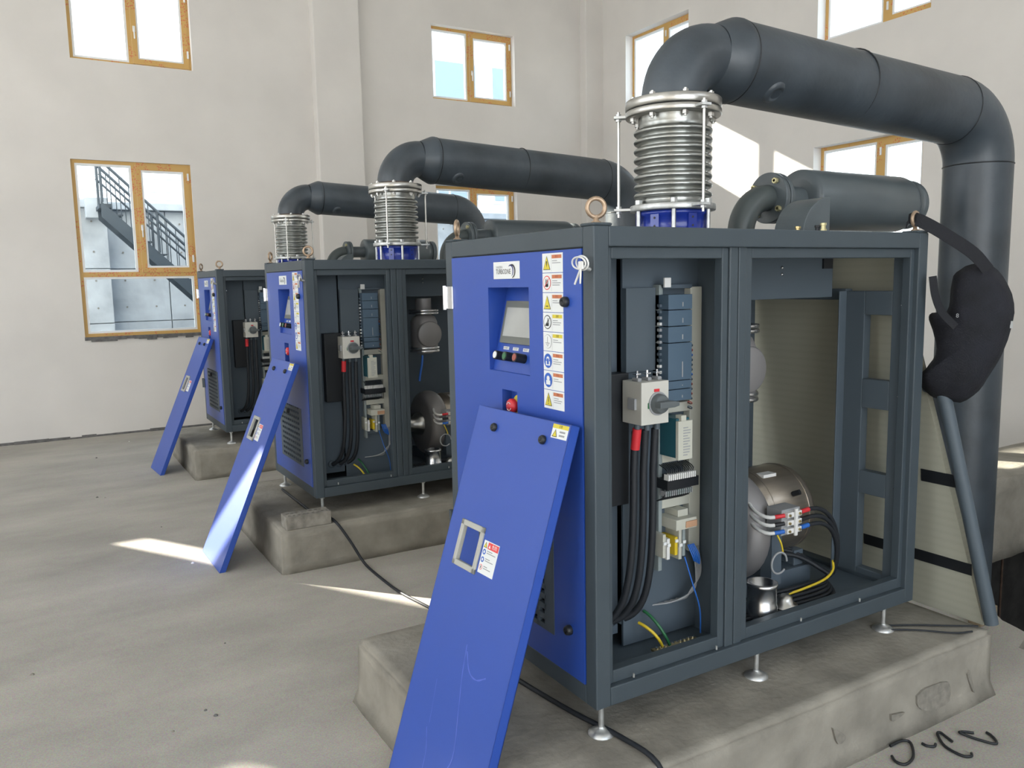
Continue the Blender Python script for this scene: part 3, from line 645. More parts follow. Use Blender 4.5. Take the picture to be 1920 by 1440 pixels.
MB().cyl((.28, .13, 1.31), (.28, .142, 1.235), .0165, 'red', 12).build('red_sleeve', cab)
for x, z in ((.385, .588), (.44, .60), (.575, .70), (.47, .585)):
    m = MB(); m.tube([(x+.018*math.cos(k*PI/8), .252, z+.018*math.sin(k*PI/8)) for k in range(16)], .006, 'grey_dark', 8, closed=True); m.build('cable_gland', cab)
for mt, a, c, rr in (('yellow', (.345, .2, .555), (.40, .13, .475), .006), ('green', (.385, .22, .585), (.435, .13, .472), .006)):
    MB().tube(bez(a, Vector(a)+Vector((0, -.05, 0)), Vector(c)+Vector((-.02, 0, .05)), c, 8), rr, mt, 8).build('earth_wire', cab)
m = MB()
for k in range(5): m.tube(spline([(.615+k*.006, .2, .80), (.612+k*.006, .18, .70), (.59-k*.004, .17, .64), (.52+k*.014, .2, .60), (.44+k*.03, .24, .588)]), .0035, 'label_grey', 6)
m.build('control_cable', cab, kind='stuff')
MB().tube(spline([(.525, .15, .79), (.55, .13, .68), (.585, .13, .58), (.60, .14, .475)]), .003, 'bluewire', 6).build('blue_wire', cab)
m = MB()
for k in range(5): m.tube(spline([(.55+k*.007, .16, .83), (.556+k*.008, .14, .79), (.575+k*.006, .15, .765-k*.004), (.60, .17, .79)]), .0028, 'bluewire', 6)
m.build('blue_wire', cab, kind='stuff')
m = MB(); m.box(.375, .135, .450, .585, .165, .458, 'brass')
for k in range(10): m.lathe((.39+k*.02, .150, .458), (0, 0, 1), [(.006, 0), (.006, .008), (.003, .009)], 'bright_steel', 6, smooth=False)
m.build('earth_bar', cab)

# blower compartment ---------------------------------------------------------
bxo('air_duct', .69, .36, 1.735, 1.595, .95, 1.915, m='grey_dark', bev=.004)
for x in (.72, 1.0, 1.26):
    for z in (1.84, 1.868): MB().lathe((x, .36, z), (0, -1, 0), [(.007, 0), (.007, .006), (0, .009)], 'bright_steel', 8).build('screw', cab)
bxo('duct_stay', .69, .34, 1.60, .76, .38, 1.735, m='grey_dark')
# end ladder
xe = L_-T+.005
m = MB(); m.box(xe, .06, ZB+.06, L_-.008, .118, ZTt-.06, 'grey_dark'); m.box(xe, .252, ZB+.06, L_-.008, .352, 1.76, 'grey_dark'); m.box(xe-.05, .345, ZB+.06, xe, .352, 1.76, 'grey_dark')
for z0, z1 in ((1.655, 1.76), (1.238, 1.368), (.843, .948), (ZB+.06, .492)): m.box(xe, .118, z0, L_-.008, .252, z1, 'grey_dark')
m.box(xe, .352, 1.72, L_-.008, .95, 1.77, 'grey_dark'); m.box(xe, .93, .46, L_-.008, .985, 1.95, 'grey_dark'); m.build('end_frame', cab, bevel=.003)
for z in (1.31, .905, 1.70): MB().lathe((1.655, .06, z), (-.3, -1, 0), [(.005, 0), (.005, .004), (0, .006)], 'bright_steel', 8).build('screw', cab)
MB().box(1.52, .35, 1.862, 1.58, .36, 1.905, 'black').build('bracket', cab)
# motor with volute
m = MB(); m.lathe((1.12, .50, .765), (1, 0, 0), [(.13, -.02), (.165, 0), (.182, .03), (.2, .06), (.2, .31), (.192, .33), (.05, .335)], 'stainless_warm', 40); mot = m.build('motor', cab)
for x in (1.20, 1.41): MB().tube([(x, .50+.2*math.cos(k*PI/16), .765+.2*math.sin(k*PI/16)) for k in range(32)], .003, 'stainless_warm', 6, closed=True).build('motor_seam', mot)
MB().box(1.22, .40, .943, 1.30, .46, .957, 'white_plastic').build('motor_label', mot)
MB().cyl((1.33, .33, .87), (1.34, .30, .885), .012, 'black', 10).build('motor_plug', mot)
m = MB(); pr = []
for k in range(17):
    a = -PI/2+PI*k/16; pr.append((.20+.055*math.cos(a), .075*math.sin(a)))
m.lathe((1.08, .50, .74), (1, 0, 0), [(.05, -.075)]+pr+[(.05, .075)], 'cast_grey', 36)
m.lathe((1.0, .50, .74), (-1, 0, 0), [(.09, -.02), (.085, .03), (.06, .05), (.06, .12)], 'steel', 24)
m.box(1.05, .27, .66, 1.11, .28, .76, 'cast_grey'); m.build('volute', cab)
m = MB(); m.lathe((1.09, .50, .765), (1, 0, 0), [(.12, 0), (.185, .01), (.185, .04), (.13, .05)], 'galvanised', 30); m.build('coupling_ring', cab)
m = MB(); m.box(1.02, .32, .45, 1.45, .70, .53, 'inside'); m.box(1.20, .34, .53, 1.26, .66, .60, 'inside'); m.box(1.36, .34, .53, 1.42, .66, .60, 'inside'); m.box(1.04, .36, .53, 1.12, .64, .56, 'inside'); m.build('motor_bed', cab, bevel=.004)
# terminal block with three cables
tb = MB(); tb.box(1.075, .17, .765, 1.185, .25, .875, 'label_grey')
for k in range(3):
    z = .775+k*.034; tb.box(1.09, .15, z, 1.175, .19, z+.022, 'white_plastic'); tb.cyl((1.10, .15, z+.011), (1.10, .144, z+.011), .006, 'brass', 8); tb.cyl((1.16, .15, z+.011), (1.16, .144, z+.011), .006, 'brass', 8)
tb.box(1.125, .14, .765, 1.14, .15, .88, 'white_plastic'); tb.build('terminal_block', cab, bevel=.002)
MB().box(1.10, .24, .52, 1.16, .30, .77, 'inside').build('block_stand', cab)
for k, mt in enumerate(('bluewire', 'black', 'red')):
    z = .785+k*.034; MB().cyl((1.185, .165, z), (1.235, .168, z+.002), .010, mt, 10).build('cable_sleeve', cab)
    MB().cyl((1.085, .165, z), (1.045, .18, z-.004), .009, mt, 10).build('cable_sleeve', cab)
    MB().tube(bez((1.045, .18, z-.004), (1.01, .19, z-.01), (1.0, .25, z), (1.04, .32, z+.03), 6), .008, 'white_plastic', 8).build('motor_lead', cab)
    MB().tube([(1.235, .168, z+.002)]+bez((1.25, .168, z+.002), (1.42, .17, z+.01-k*.005), (1.50+k*.01, .2, .62), (1.50, .24, .50), 14)+bez((1.50, .24, .5), (1.49, .27, .465), (1.42, .26, .462), (1.3, .2+k*.03, .462), 6)[1:], .0095, 'rubber', 8).build('power_cable', cab)
for k in range(6):
    MB().tube(spline([(1.47-k*.01, .26-k*.012, .475), (1.36, .13+k*.018, .463+k*.006), (1.15, .12+k*.02, .462+k*.007), (.85, .16+k*.03, .462)]), .008, 'rubber', 8).build('floor_cable', cab)
for k in range(3):
    MB().tube(spline([(1.49, .24, .49), (1.36, .33+k*.03, .58+k*.012), (1.2, .4+k*.02, .585+k*.01), (1.0, .42, .50)]), .010, 'rubber', 8).build('floor_cable', cab)
MB().tube(spline([(1.13, .20, .486), (1.25, .185, .50), (1.38, .19, .51), (1.46, .21, .53), (1.49, .235, .56)]), .0055, 'yellow', 8).build('yellow_wire', cab)
MB().tube([(1.06+.045*math.cos(k*PI/12), .165, .655+.045*math.sin(k*PI/12)) for k in range(22)], .0045, 'label_grey', 8).build('grey_loop', cab)
MB().tube(bez((1.05, .17, .775), (1.06, .16, .75), (1.07, .16, .73), (1.08, .165, .70), 6), .004, 'yellow', 8).build('yellow_wire', cab)
# steel cup, dome, valve body
m = MB(); m.lathe((.945, .15, .452), (0, 0, 1), [(.060, 0), (.062, .055), (.058, .06), (.058, .135), (.062, .139), (.062, .150), (.050, .152), (.048, .05), (0, .05)], 'bright_steel', 30); m.build('steel_cup', cab)
m = MB(); m.lathe((1.085, .15, .470), (0, 0, 1), [(.052, 0), (.05, .008), (.034, .014), (.030, .034), (.018, .048), (0, .052)], 'steel', 24); m.build('steel_knob', cab)
m = MB(); m.lathe((1.025, .415, 1.30), (0, 0, 1), [(.06, 0), (.098, .03), (.102, .05), (.102, .24), (.085, .28), (.06, .29), (.06, .42)], 'cast_grey', 30); vb = m.build('valve_body', cab)
m = MB(); m.lathe((1.025, .33, 1.45), (0, -1, 0), [(.098, 0), (.098, .02), (.09, .026), (0, .027)], 'cast_grey', 30); m.build('valve_cover', vb)
for z in (1.312, 1.335, 1.60, 1.62): MB().lathe((1.025, .415, z), (0, 0, 1), [(.112, 0), (.115, .004), (.115, .012), (.112, .016)], 'bright_steel', 30).build('clamp_ring', vb)
MB().tube(bez((.97, .34, 1.29), (.96, .32, 1.22), (.94, .32, 1.18), (.93, .32, 1.10), 8), .009, 'bluewire', 8).build('blue_hose', cab)

cab2 = copy_tree(cab, CAB[1], 'middle one of the blue and grey blower cabinets, behind the one with the two-pipe bellows cut by its corner')
cab2['label'] = 'middle one of the three blower cabinets, standing behind the nearest and before the far one'
cab3 = copy_tree(cab, CAB[2]); cab3['label'] = 'farthest and smallest of the three blower cabinets, beside the tall window'

# ------------------------------------------------------------------ bellows joints on the roofs
def ring_bolts(m, c, rr, z, n, mt='galvanised', a0=.2, h=.016, s=.013):
    for k in range(n):
        a = a0+k*2*PI/n; m.lathe((c[0]+rr*math.cos(a), c[1]+rr*math.sin(a), z), (0, 0, 1), [(s, 0), (s, h)], mt, 6, smooth=False)
BX, BY = .952, .704
def make_bellows(dx, dy, az, label):
    x, y = BX+dx, BY+dy
    t = thing('bellows_joint', label, 'pipe joint', (x, y, 2.0), 'steel bellows joints')
    m = MB(); m.lathe((x, y, 1.999), (0, 0, 1), [(.165, 0), (.165, .012), (.150, .016), (.150, .10), (.162, .108), (.162, .122), (.150, .124)], 'blue_deep', 48)
    for k in range(6):
        a = az+k*PI/3; m.T = Matrix.Translation((x, y, 0)) @ Matrix.Rotation(a, 4, 'Z'); m.box(.145, -.02, 2.012, .160, .02, 2.11, 'blue_deep'); m.cyl((.16, 0, 2.09), (.1615, 0, 2.09), .005, 'ink', 8); m.cyl((.16, 0, 2.055), (.1615, 0, 2.055), .005, 'ink', 8); m.T = None
    m.build('valve_housing', t)
    m = MB(); m.lathe((x, y, 2.124), (0, 0, 1), [(.150, 0), (.184, 0), (.186, .003), (.186, .024), (.183, .027), (.14, .027)], 'galvanised', 48, cap=False); m.build('lower_flange', t)
    m = MB(); pr = [(.142, 2.151), (.150, 2.160), (.150, 2.17)]
    for k in range(8):
        z = 2.178+k*.0385
        for q in range(9):
            a = -PI/2+PI*q/8; pr.append((.150+.020*math.cos(a), z+.0135+.0135*math.sin(a)))
        pr.append((.142, z+.0325))
    pr += [(.150, 2.495), (.150, 2.525)]
    m.lathe((x, y, 0), (0, 0, 1), pr, 'bellows_steel', 56, cap=False); m.build('bellows', t)
    for z, h in ((2.524, .027), (2.556, .038)):
        m = MB(); m.lathe((x, y, z), (0, 0, 1), [(.13, 0), (.203, 0), (.206, .003), (.206, h-.003), (.203, h), (.13, h)], 'steel', 56, cap=False); m.build('upper_flange', t)
    MB().lathe((x, y, 2.549), (0, 0, 1), [(.2, 0), (.2, .009)], 'gap_black', 40).build('gasket', t)
    m = MB()
    for k in range(8):
        a = az+.25+k*PI/4; px, py = x+.178*math.cos(a), y+.178*math.sin(a)
        m.cyl((px, py, 2.500), (px, py, 2.612), .007, 'steel', 8); m.lathe((px, py, 2.594), (0, 0, 1), [(.013, 0), (.013, .012)], 'steel', 6, smooth=False); m.lathe((px, py, 2.508), (0, 0, 1), [(.014, 0), (.014, .015)], 'steel', 6, smooth=False)
    m.build('flange_bolt', t, kind='stuff')
    for k in range(6):
        a = az+.52+k*PI/3; px, py = x+.170*math.cos(a), y+.170*math.sin(a); m = MB()
        m.cyl((px, py, 2.0), (px, py, 2.165), .0095, 'galvanised', 10); m.lathe((px, py, 2.151), (0, 0, 1), [(.016, 0), (.016, .018), (.013, .02)], 'galvanised', 6, smooth=False); m.build('stud_bolt', t)
    for k in range(3):
        a = az+k*2*PI/3; c, s_ = math.cos(a), math.sin(a); px, py = x+.236*c, y+.236*s_; m = MB()
        m.cyl((px, py, 2.105), (px, py, 2.56), .0065, 'steel', 10)
        for z in (2.137, 2.535):
            m.T = Matrix.Translation((x, y, z)) @ Matrix.Rotation(a, 4, 'Z'); m.box(.165, -.022, -.005, .255, .022, .005, 'galvanised'); m.T = None
            for q in (-.016, .006): m.lathe((px, py, z+q), (0, 0, 1), [(.013, 0), (.013, .010)], 'galvanised', 6, smooth=False)
        m.build('tie_rod', t)
    return t
D2R = PI/180
make_bellows(0, 0, 140*D2R, 'large steel bellows joint on the roof of the nearest cabinet')
make_bellows(*CAB[1][:2], 230*D2R, 'steel bellows joint on the roof of the middle cabinet')
make_bellows(*CAB[2][:2], 242*D2R, 'small far steel bellows joint on the roof of the farthest cabinet')

# ------------------------------------------------------------------ black discharge pipes
def make_pipe(dx, dy, bottom, label):
    x, y = BX+dx, BY+dy; e = Vector((3.158+dx, .631+dy, 2.70)); s0 = Vector((x, y, 2.80))
    t = thing('discharge_pipe', label, 'pipe', (e.x, e.y, bottom), 'black discharge pipes')
    hd_ = (e-s0).normalized(); R1 = .205; r1 = .137; R2 = .27; r2_ = .178
    c = Vector((x, y, 2.594)); up = Vector((0, 0, 1)); p0 = Vector((x, y, 2.80-R1)); c = p0-up*.03
    flat = Vector((hd_.x, hd_.y, 0)).normalized()
    arc = [p0 + flat*R1*(1-math.cos(a)) + up*R1*math.sin(a) for a in [PI/2*k/14 for k in range(15)]]
    m = MB(); m.tube([c]+arc, r1, 'pipe_black', 36); m.build('elbow', t, label='smaller upper elbow on the bellows flange')
    q0 = arc[-1]; q1 = q0+hd_*.03; q2 = q0+hd_*.13
    m = MB(); m.lathe(q0, hd_, [(r1, 0), (r1+.006, .012), (r1+.02, .04), (r2_+.004, .095), (r2_+.006, .115), (r2_, .13)], 'pipe_black', 40); m.build('reducer', t)
    e0 = e-hd_*R2
    m = MB(); m.lathe(q2, e0-q2, [(r2_, 0), (r2_, (e0-q2).length)], 'pipe_black', 40); m.build('straight_pipe', t)
    ctr = e0; dn = Vector((0, 0, -1)); arc2 = [e0 + hd_*R2*math.sin(a) + dn*R2*(1-math.cos(a)) for a in [PI/2*k/14 for k in range(15)]]
    m = MB(); m.tube(arc2, r2_, 'pipe_black', 40); m.build('lower_elbow', t)
    end = arc2[-1]; m = MB(); m.cyl(end, (end.x, end.y, bottom), r2_, 'pipe_black', 40); m.build('riser', t)
    MB().tube([Vector((x, y, 2.601))+Vector((math.cos(k*PI/20), math.sin(k*PI/20), 0))*(r1+.001) for k in range(40)], .007, 'rust', 6, closed=True).build('weld_seam', t)
    for p, ax, rr in ((q2, hd_, r2_), (q2+hd_*.78, hd_, r2_), (e0, hd_, r2_), (end, dn, r2_)):
        X1, Y1, _ = frame_of(ax); MB().tube([p+(X1*math.cos(k*PI/20)+Y1*math.sin(k*PI/20))*(rr+.0005) for k in range(40)], .0035, 'black', 6, closed=True).build('weld_seam', t)
    n0 = q2+hd_*.14; nd = Vector((.1, -.62, -.78)).normalized()
    MB().lathe(n0+nd*(r2_-.02), nd, [(.062, 0), (.055, .018), (.044, .026), (.030, .028), (.028, .02), (0, .018)], 'pipe_black', 24).build('nozzle', t)
    return t
make_pipe(0, 0, -1.79, 'thick black pipe from the nearest bellows over to the pit at the right')
make_pipe(*CAB[1][:2], 0, 'thick black pipe from the bellows of the middle cabinet, passing behind the nearest bellows')
make_pipe(*CAB[2][:2], 0, 'thick black pipe from the farthest bellows, partly behind the middle one')

# ------------------------------------------------------------------ silencers and hoods
def make_silencer(dx, dy, label):
    y, z = .72+dy, 2.205; t = thing('silencer', label, 'silencer', (1.39+dx, y, 2.0), 'silencers on the cabinet roofs')
    X = lambda v: v+dx
    R = .17; arc = [Vector((X(1.39)+R*(1-math.cos(a)), y, z-R+R*math.sin(a))) for a in [PI/2*k/12 for k in range(13)]]
    m = MB(); m.tube([(X(1.39), y, 1.998)]+arc, .062, 'green_grey', 28); m.build('inlet_elbow', t)
    m = MB(); m.lathe((X(1.562), y, z), (1, 0, 0), [(.118, 0), (.12, .003), (.12, .025), (.118, .028)], 'muffler_paint', 40); m.lathe((X(1.595), y, z), (1, 0, 0), [(.118, 0), (.12, .003), (.12, .022), (.118, .025)], 'muffler_paint', 40); m.build('inlet_flange', t)
    m = MB()
    m.lathe((X(1.61), y, z), (1, 0, 0), [(.062, 0), (.062, .18)], 'muffler_paint', 28)
    m.lathe((X(1.78), y, z), (1, 0, 0), [(.10, 0), (.142, .004), (.146, .012), (.146, .76), (.142, .778), (.115, .83), (.07, .86)], 'muffler_paint', 56); m.build('silencer_body', t)
    m = MB(); m.lathe((X(2.61), y, z), (1, 0, 0), [(.07, 0), (.128, .01), (.130, .014), (.130, .042), (.128, .046)], 'muffler_paint', 40); m.build('outlet_flange', t)
    for k in range(4):
        a = .62+k*PI/2
        m = MB(); p = Vector((X(1.545), y+.094*math.cos(a), z+.094*math.sin(a))); m.lathe(p, (1, 0, 0), [(.014, 0), (.014, .017)], 'bolt_yellow', 6, smooth=False); m.cyl(p, p+Vector((.085, 0, 0)), .007, 'bolt_yellow', 8); m.build('flange_bolt', t)
    return t
make_silencer(0, 0, 'dark cylindrical silencer lying above the nearest cabinet, in front of the right window')
make_silencer(*CAB[1][:2], 'dark cylindrical silencer seen low over the front rail of the nearest cabinet')
make_silencer(*CAB[2][:2], 'dark silencer half hidden behind the blue valve of the middle bellows')
HL = ['rounded grey intake hood on the roof of the nearest cabinet, before the silencer', 'rounded grey intake hood on the roof of the middle cabinet', 'rounded grey intake hood on the roof of the farthest cabinet']
for i, c in enumerate(CAB):
    m = MB(); n = 16; x1, r_ = 1.50+c[0], .17
    pts = [(x1-r_*math.cos(a), r_*math.sin(a)) for a in [PI/2*k/n for k in range(n+1)]]+[(x1, 0)]
    m.prism(pts, (0, .47+c[1], 1.999), (1, 0, 0), (0, 0, 1), .16, 'muffler_paint')
    o = m.build('intake_hood', bevel=.003, origin=(1.42+c[0], .4+c[1], 2.0)); tag(o, HL[i], 'hood', 'intake hoods')
    for k, (fx, mt) in enumerate(((1.305, 'brass'), (1.24, 'bolt_yellow'), (1.33, 'black'))):
        m = MB(); x = fx+c[0]-.02; y = (.30, .12, .22)[k]+c[1]
        m.lathe((x, y, 1.999), (0, 0, 1), [(.013, 0), (.013, .016), (.009, .017), (.009, .03), (.012, .031), (.012, .04)], mt, 6, smooth=False)
        o = m.build('roof_fitting', origin=(x, y, 2.0)); tag(o, ['small brass fitting', 'small yellowish fitting', 'small black fitting'][k]+' on the roof of the '+['nearest', 'middle', 'farthest'][i]+' cabinet', 'fitting', 'roof fittings')

# ------------------------------------------------------------------ removed side panels leaning on the doors
def lean(bx, by, a, l, wdt, label, bz=0, ln=1.44, scuff=False, roll=0):
    t = thing('leaning_panel', label, 'panel', (bx, by, bz), 'blue side panels leaning on the cabinets')
    ex = Vector((math.sin(a), -math.cos(a), 0)); ey = Vector((math.cos(a)*math.sin(l), math.sin(a)*math.sin(l), math.cos(l))); en = ey.cross(ex)   # en looks away from the cabinet
    if en.x > 0: en = -en
    Mx = Matrix((ex, ey, en)).transposed().to_4x4(); Mx.translation = Vector((bx, by, bz))
    th = .036; wu0, wu1, wv0, wv1 = .103, .226, .866, 1.000
    def mb():
        m = MB(); m.T = Mx; return m
    m = mb(); us = [0, wu0, wu1, wdt]; vs = [0, wv0, wv1, ln]
    for i in range(3):
        for j in range(3):
            if i == 1 and j == 1: continue
            for w_ in (0, -.003): m.add([(us[i], vs[j], w_), (us[i+1], vs[j], w_), (us[i+1], vs[j+1], w_), (us[i], vs[j+1], w_)], [(0, 1, 2, 3)], 'blue_paint')
    m.box(0, 0, -th, wdt, .003, 0, 'blue_paint'); m.box(0, ln-.003, -th, wdt, ln, 0, 'blue_paint'); m.box(0, 0, -th, .003, ln, 0, 'blue_paint'); m.box(wdt-.003, 0, -th, wdt, ln, 0, 'blue_paint')
    for q in ((0, 0, .025, ln), (wdt-.025, 0, wdt, ln), (0, 0, wdt, .025), (0, ln-.025, wdt, ln)): m.box(q[0], q[1], -th, q[2], q[3], -th+.003, 'blue_paint')
    m.build('sheet', t)
    m = mb(); w = .017
    for q in ((wu0-w, wv0-w, wu0+.004, wv1+w), (wu1-.004, wv0-w, wu1+w, wv1+w), (wu0-w, wv0-w, wu1+w, wv0+.004), (wu0-w, wv1-.004, wu1+w, wv1+w)): m.box(q[0], q[1], -.012, q[2], q[3], .007, 'duct_pale')
    m.build('window_frame', t, bevel=.003)
    for uu in (.141, wdt-.13):
        m = mb(); m.lathe((uu, 1.370, 0), (0, 0, 1), [(.015, 0), (.016, .008), (.012, .014), (.007, .015), (.006, .011), (0, .011)], 'black', 18); m.build('panel_latch', t)
    m = mb(); a0, a1, b0, b1 = .253, .350, .864, .979; m.box(a0, b0, 0, a1, b1, .0006, 'label_white'); m.box(a0+.028, b1-.026, .0006, a1-.002, b1-.003, .0009, 'label_red')
    def fl(pts, mt, w_=.0011): m.add([(p[0], p[1], w_) for p in pts], [tuple(range(len(pts)))], mt)
    fl([(a0+.003, b1-.025), (a0+.025, b1-.025), (a0+.014, b1-.004)], 'ink'); fl([(a0+.006, b1-.023), (a0+.022, b1-.023), (a0+.014, b1-.008)], 'label_yellow', .0014)
    fl([(a0+.034, b1-.022), (a0+.046, b1-.022), (a0+.040, b1-.009)], 'label_white', .0014)
    m.text('危险', .016, (a0+.070, b1-.0145, .0014), (1, 0, 0), (0, 1, 0), 'label_white')
    for k, mt in enumerate(('label_blue', 'label_blue', 'label_red')):
        cy = b1-.040-k*.027; fl([(a0+.014+.010*math.cos(q*PI/8), cy+.010*math.sin(q*PI/8)) for q in range(16)], mt); fl([(a0+.014+(.005 if k < 2 else .008)*math.cos(q*PI/6), cy+(.005 if k < 2 else .008)*math.sin(q*PI/6)) for q in range(12)], 'label_white', .0014)
        if k == 2: fl([(a0+.012, cy-.005), (a0+.016, cy-.005), (a0+.016, cy+.005), (a0+.012, cy+.005)], 'ink', .0017)
        for q in range(2):
            z = cy+.005-q*.007; fl([(a0+.030, z), (a0+.030+(.034, .056)[q]-.005*k, z), (a0+.030+(.034, .056)[q]-.005*k, z+.003), (a0+.030, z+.003)], 'label_grey')
    m.build('danger_sticker', t)
    m = mb(); a1 = wdt-.010; a0 = a1-.085; b0, b1 = 1.385, 1.432; m.box(a0, b0, 0, a1, b1, .0006, 'label_white'); m.box(a0, b1-.014, .0006, a1, b1, .0009, 'label_yellow')
    m.text('注意', .010, ((a0+a1)/2, b1-.007, .0012), (1, 0, 0), (0, 1, 0), 'ink'); fl([(a0+.005, b0+.004), (a0+.033, b0+.004), (a0+.019, b0+.030)], 'ink'); fl([(a0+.009, b0+.006), (a0+.029, b0+.006), (a0+.019, b0+.026)], 'label_yellow', .0014)
    for q in range(2): fl([(a0+.042, b0+.008+q*.012), (a0+.072, b0+.008+q*.012), (a0+.072, b0+.014+q*.012), (a0+.042, b0+.014+q*.012)], 'label_grey')
    m.build('caution_sticker', t)
    if scuff:
        for pts, wq in (([(.30, .62), (.315, .52), (.34, .42), (.375, .26), (.32, .17), (.27, .12), (.265, .02)], .004), ([(.31, .60), (.35, .545), (.40, .535), (.45, .56)], .005), ([(.18, .28), (.21, .21), (.215, .14)], .0035), ([(.42, .23), (.425, .2), (.41, .19)], .005), ([(.17, .45), (.19, .30)], .002)):
            P = spline([(p[0], p[1], .0006) for p in pts], 6); m = mb(); vs = []
            for k, p in enumerate(P):
                tt = (P[min(k+1, len(P)-1)]-P[max(k-1, 0)]).normalized(); nn_ = Vector((-tt.y, tt.x, 0))*wq*(.4+.6*abs(math.sin(k*.7+1)))*.6; vs += [p+nn_, p-nn_]
            m.add(vs, [(2*k, 2*k+1, 2*k+3, 2*k+2) for k in range(len(P)-1)], 'scuff'); m.build('scuff_mark', t)
    return t
mat('duct_pale', (.42, .42, .38), .5)
lean(-.522, .612, .05, .316, .575, 'scuffed blue side panel leaning on the nearest cabinet, its foot out of view', bz=.0, ln=1.44, scuff=True)
lean(-.614, 3.791, .02, .402, .537, 'blue side panel leaning on the middle cabinet, its foot in a patch of sun')
lean(-.572, 6.925, .07, .404, .46, 'farthest and smallest blue side panel, leaning on the cabinet by the tall window')

# ------------------------------------------------------------------ foam lined end panel leaning behind the nearest cabinet
t = thing('foam_panel', 'beige foam lined panel with dark strips leaning at the end of the nearest cabinet', 'panel', (1.99, .4, PT))
B0 = Vector((2.0, 0, PT)); T0 = Vector((1.775, 0, 1.95))
def fp(y, h): return B0.lerp(T0, h) + Vector((0, y, 0))
en = Vector((-(T0-B0).z, 0, (T0-B0).x)).normalized()
if en.x > 0: en = -en
m = MB(); pts = [(-.165, 0), (1.12, 0), (1.12, .995), (.20, .995)]
vs = [fp(*p) for p in pts]; vs2 = [v-en*.035 for v in vs]
m.add(vs+vs2, [(0, 1, 2, 3), (7, 6, 5, 4)]+[(i, (i+1) % 4, 4+(i+1) % 4, 4+i) for i in range(4)], 'foam'); m.build('foam_sheet', t)
m = MB(); vs = [v-en*.036 for v in vs]; vs2 = [v-en*.004 for v in vs]; m.add(vs+vs2, [(0, 1, 2, 3), (7, 6, 5, 4)]+[(i, (i+1) % 4, 4+(i+1) % 4, 4+i) for i in range(4)], 'grey_paint'); m.build('back_sheet', t)
for h, y0, y9, hw in ((.385, -.06, .10, .017), (.148, -.12, .42, .016)):
    m = MB(); vs = [fp(y0, h-hw), fp(y9, h-hw), fp(y9, h+hw), fp(y0, h+hw)]; m.add([v+en*.003 for v in vs]+[v-en*.002 for v in vs], [(0, 1, 2, 3), (7, 6, 5, 4)]+[(i, (i+1) % 4, 4+(i+1) % 4, 4+i) for i in range(4)], 'black'); m.build('dark_strip', t)
m = MB(); m.tube([fp(-.200, 0)+Vector((0, 0, .02)), fp(-.025, .60), fp(-.010, .625), fp(.06, .635)], .029, 'tube_grey' if 'tube_grey' in MATS else 'grey_dark', 16)
m.build('edge_tube', t)

# ------------------------------------------------------------------ black bag hung on the lifting eye
az = 29*D2R; nn = Vector((math.cos(az), math.sin(az), 0)); rr = Vector((math.sin(az), -math.cos(az), 0)); BO = Vector((1.95, -.17, 0))
out = [(-.118, 1.855), (-.041, 1.873), (.020, 1.812), (.063, 1.699), (.058, 1.589), (.035, 1.488), (-.003, 1.408), (-.045, 1.326), (-.112, 1.272), (-.184, 1.285), (-.226, 1.300), (-.277, 1.369), (-.245, 1.422), (-.219, 1.481), (-.230, 1.562), (-.245, 1.631), (-.234, 1.664), (-.179, 1.668), (-.165, 1.734), (-.156, 1.813)]
sm = spline([(a, c, 0) for a, c in out+[out[0]]], 3)[:-1]
cen = Vector((-.09, 1.55, 0)); rings = [(.15, -.098), (.45, -.092), (.72, -.075), (.90, -.045), (1.0, 0), (.93, .045), (.72, .075), (.4, .09)]
vs = []; n = len(sm)
import mathutils.noise as NZ
for s_, dpt in rings:
    for p in sm:
        q = cen + (p-cen)*s_; w = BO + rr*q.x + Vector((0, 0, q.y)) + nn*dpt; w += NZ.noise_vector(w*5)*.010+NZ.noise_vector(w*17)*.006; vs.append(w)
fs = [(j*n+i, j*n+(i+1) % n, (j+1)*n+(i+1) % n, (j+1)*n+i) for j in range(len(rings)-1) for i in range(n)]
fs += [tuple(reversed(range(n))), tuple(range((len(rings)-1)*n, len(rings)*n))]
bag = thing('backpack', 'black cloth backpack hanging by its strap at the right corner of the nearest cabinet', 'bag', (1.93, -.17, 1.3))
m = MB(); m.add(vs, fs, 'cloth_black', True); m.build('bag_body', bag)
def ribbon(name, pts, w, par, side=Vector((0, 0, 1)), mt='strap', th=.004):
    P = spline(pts, 5); m = MB(); vs = []
    for k, p in enumerate(P):
        tt = (P[min(k+1, len(P)-1)]-P[max(k-1, 0)]).normalized(); sd = (side-tt*side.dot(tt)).normalized()*w/2; nr = tt.cross(sd).normalized()*th/2
        vs += [p+sd+nr, p-sd+nr, p-sd-nr, p+sd-nr]
    k = len(P); m.add(vs, [(4*i+j, 4*i+(j+1) % 4, 4*i+4+(j+1) % 4, 4*i+4+j) for i in range(k-1) for j in range(4)]+[(3, 2, 1, 0), (4*k-4, 4*k-3, 4*k-2, 4*k-1)], mt)
    return m.build(name, par)
ribbon('shoulder_strap', [(1.690, .075, 2.035), (1.685, .05, 2.062), (1.70, -.01, 2.035), (1.76, -.07, 1.98), (1.84, -.13, 1.91), (1.90, -.16, 1.84)], .052, bag, Vector((.35, -.2, 1)))
ribbon('shoulder_strap', [(1.700, -.045, 1.82), (1.708, -.055, 1.74), (1.728, -.075, 1.67), (1.77, -.11, 1.61)], .032, bag, Vector((.86, -.5, 0)))
m = MB(); m.box(0, 0, 0, .02, .002, .03, 'label_white'); 
for i_, v in enumerate(m.v): m.v[i_] = BO + rr*(.055+v.x*.5) + Vector((0, 0, 1.60+v.z)) + nn*(-.02)
m.build('reflective_tab', bag)
m = MB(); 
